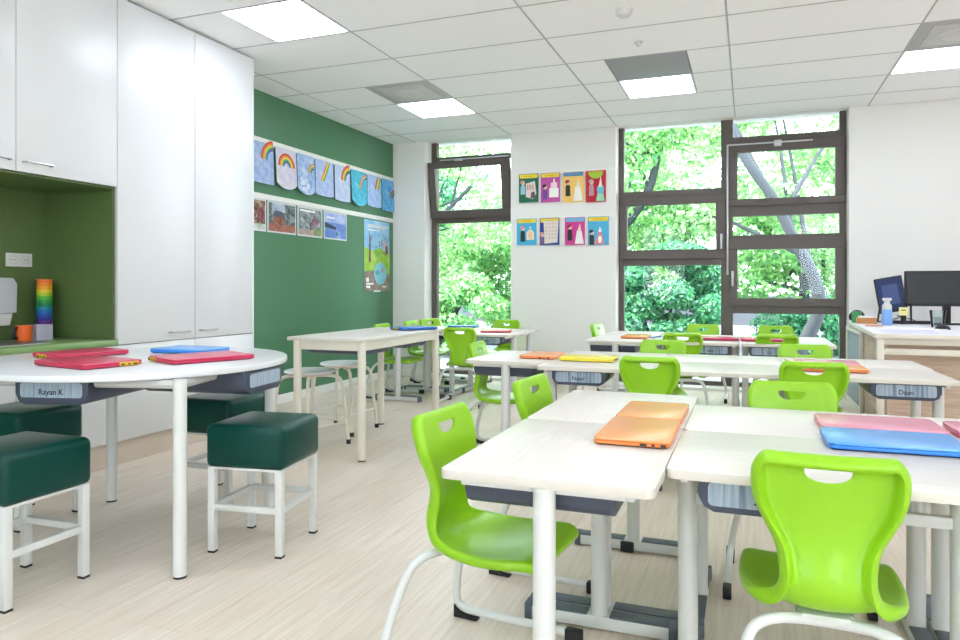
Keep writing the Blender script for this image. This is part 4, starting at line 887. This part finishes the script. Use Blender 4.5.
def foliage(name, blobs, n, size, m, parent=None):
    """blobs: (x,y,z, rx,ry,rz); each leaf a folded diamond of four corners"""
    n = int(n * 2.6); vol = np.array([b_[3] * b_[4] * b_[5] for b_ in blobs]) ** (2 / 3); pick = rng.choice(len(blobs), n, p=vol / vol.sum()); Bb = np.array(blobs)[pick]
    d = rng.normal(size=(n, 3)); d /= np.linalg.norm(d, axis=1)[:, None]; rad = rng.uniform(.45, 1.05, n)[:, None] ** .6
    c = Bb[:, :3] + d * rad * Bb[:, 3:]
    nr = d * .6 + rng.normal(size=(n, 3)) * .55 + np.array([0, -.1, .35]); nr /= np.linalg.norm(nr, axis=1)[:, None]
    u = np.cross(nr, rng.normal(size=(n, 3))); u /= np.linalg.norm(u, axis=1)[:, None]; v = np.cross(nr, u)
    s = size * .72 * rng.uniform(.6, 1.3, n)[:, None]
    n = int(n); V = np.stack([c - u * s, c + v * s * .5 + nr * s * .12, c + u * s, c - v * s * .5 + nr * s * .12], 1).reshape(-1, 3)
    me = bpy.data.meshes.new(name); me.vertices.add(4 * n); me.vertices.foreach_set('co', V.astype(np.float32).ravel())
    tri = (np.arange(n)[:, None] * 4 + np.array([0, 1, 2, 0, 2, 3])[None]).astype(np.int32)
    me.loops.add(6 * n); me.loops.foreach_set('vertex_index', tri.ravel()); me.polygons.add(2 * n)
    me.polygons.foreach_set('loop_start', np.arange(0, 6 * n, 3, dtype=np.int32)); me.polygons.foreach_set('loop_total', np.full(2 * n, 3, np.int32))
    me.update(); at = me.attributes.new('tone', 'FLOAT', 'POINT'); at.data.foreach_set('value', np.repeat(rng.uniform(0, 1, n), 4).astype(np.float32))
    me.materials.append(m); o = bpy.data.objects.new(name, me); COL.objects.link(o)
    if parent: o.parent = parent
    return o
def blobs_in(cx, cy, cz, rx, ry, rz, n, r):
    out = []
    while len(out) < n:
        p = rng.uniform(-1, 1, 3)
        if np.dot(p, p) < 1: out.append((cx + p[0] * rx, cy + p[1] * ry, cz + p[2] * rz, r * rng.uniform(.7, 1.3), r * rng.uniform(.7, 1.3), r * rng.uniform(.5, .9)))
    return out
def tree(label, x, y, crown, n, size, m, trunk=None, tr=.12, nb_=40, br=.5):
    t = thing('tree', label, 'tree', (x, y, -.12), 0, 'trees outside the windows')
    B_ = blobs_in(*crown, nb_, br); foliage('foliage', [(a - x, b_ - y, c + .12, d, e, f) for a, b_, c, d, e, f in B_], n, size, m, t)
    f = nb(); P = trunk or [(x, y, -.12), (x + .1, y, 1.2), (x - .1, y + .1, crown[2])]
    P = catmull([(a - x, b_ - y, c + .12) for a, b_, c in P], 6); tube(f, P, [tr * (1 - .45 * i / len(P)) for i in range(len(P))], 12); tk = obj('trunk', f, BARK, t)
    f = nb()
    for k in range(7):
        s = P[int(len(P) * (.45 + .07 * k))]; b_ = B_[k * 3 % len(B_)]; e = Vector((b_[0] - x, b_[1] - y, b_[2] + .12)); tube(f, [s, s.lerp(e, .5) + Vector((0, 0, .15)), e], [tr * .38, tr * .25, tr * .1], 8)
    obj('branches', f, BARK, t)
    return t
f = nb(); box(f, -16, 14, BY + .41, 40, -.3, -.12); g = struct('ground', f, grain('outside_paving', [(.3, '#5A6066'), (.6, '#666C70'), (.8, '#58705A')], 1.2, (1, 1, 1), .9))
tree('leaning grey trunked tree crossing the right half of the big window', .7, 12.0, (-.1, 13.1, 3.7, 2.2, .9, 1.9), 4200, .085, LM[2], [(.62, 12, -.12), (.74, 12, .1), (1.0, 12, .72), (.92, 12, 1.25), (.68, 12, 1.75), (.37, 12, 2.44), (-.12, 12, 3.25), (-.5, 12.1, 4.4)], .115, 46, .42)
tree('leafy tree filling the upper left pane of the big window', -2.6, 13.0, (-2.4, 13.2, 3.2, 1.7, 1.2, 1.7), 4200, .085, LM[0], [(-2.9, 13, -.12), (-2.5, 13, 1.6), (-1.75, 13, 2.7), (-1.5, 13.1, 3.6)], .11, 40, .42)
tree('bright bushy tree behind the lower sash of the big window', .9, 15.0, (.8, 15, 1.9, 2.4, 1.2, 1.3), 3600, .1, LM[0], None, .12, 36, .5)
tree('pale tree in front of the left window', -6.6, 13.2, (-6.2, 13.2, 3.0, 1.9, 1.2, 2.0), 5200, .085, LM[2], [(-7.4, 13.2, -.12), (-6.9, 13.2, 1.4), (-6.1, 13.2, 2.3), (-5.2, 13.2, 3.1)], .07, 46, .42)
tree('green tree behind the lower pane of the left window', -6.6, 15.5, (-6.6, 15.5, 1.6, 2.4, 1.0, 1.5), 4800, .1, LM[0], None, .1, 40, .5)
tree('tall tree in the distance between the two windows', -4.2, 19.0, (-3.8, 19, 3.2, 3.4, 1.5, 2.6), 5200, .13, LM[2], None, .16, 44, .7)
tree('distant tree behind the right edge of the big window', 3.0, 18.0, (2.4, 18, 3.6, 2.6, 1.5, 2.4), 3800, .12, LM[2], None, .15, 40, .65)
tree('distant darker tree far behind the left window', -10.0, 19.0, (-9.4, 19, 3.0, 3.0, 1.5, 2.6), 4800, .13, LM[1], None, .15, 40, .7)
def shrub(label, x, y, crown, n, size, m, nb_=26, br=.3):
    t = thing('shrub', label, 'shrub', (x, y, -.12), 0, 'shrubs outside the windows')
    B_ = blobs_in(*crown, nb_, br); foliage('foliage', [(a - x, b_ - y, c + .12, d, e, f) for a, b_, c, d, e, f in B_], n, size, m, t)
    f = nb()
    for k in range(6): b_ = B_[k]; tube(f, [(.04 * k - .1, 0, 0), (b_[0] - x, b_[1] - y, b_[2] + .12)], [.025, .008], 6)
    obj('stems', f, BARK, t)
shrub('dense deep green shrub behind the lower left pane of the big window', -1.3, 11.0, (-1.2, 11.0, .75, 1.15, .55, .85), 10500, .052, LM[1])
shrub('low shrub at the foot of the leaning tree', 1.5, 14.0, (1.3, 14, .3, 1.3, .5, .45), 2000, .07, LM[1])
shrub('low hedge shrub below the left window', -5.2, 11.5, (-5.2, 11.5, .55, 1.2, .5, .7), 4500, .07, LM[0])
f = nb(); box(f, -12, 10, 24, 24.3, -.12, .75); box(f, -12.02, 10.02, 23.96, 24.34, .75, .83, .01); tag(obj('garden_wall', f, mat('garden_wall_grey', '#5F6068', .8)), 'low pale grey garden wall far beyond the trees', 'wall')

# ------------------------------------------------------------------ light, world, camera
wd = bpy.data.worlds.new('sky'); sc.world = wd; wd.use_nodes = True
bg = wd.node_tree.nodes['Background']; bg.inputs[0].default_value = (.80, .91, 1.0, 1); bg.inputs[1].default_value = 5.5
sun = bpy.data.lights.new('sun', 'SUN'); sun.energy = 5.5; sun.angle = math.radians(1.5); sun.color = (1, .96, .88)
so = bpy.data.objects.new('sun', sun); COL.objects.link(so); so.rotation_euler = Vector((.78, .10, -.62)).to_track_quat('-Z', 'Y').to_euler()
cam = bpy.data.cameras.new('camera'); co = bpy.data.objects.new('camera', cam); COL.objects.link(co)
F = 708.05; cam.sensor_width = 36; cam.lens = 36 * F / 960; cam.shift_y = (288.17 - 320) / 960; cam.clip_start = .05
co.location = (0, 0, 1.06); co.rotation_euler = (PI / 2, 0, .3630); sc.camera = co
vs = sc.view_settings; vs.view_transform = 'Standard'; vs.look = 'None'; vs.gamma = 1; vs.use_curve_mapping = False; vs.exposure = 1.1
sc.cycles.diffuse_bounces = 8; sc.cycles.transparent_max_bounces = 24
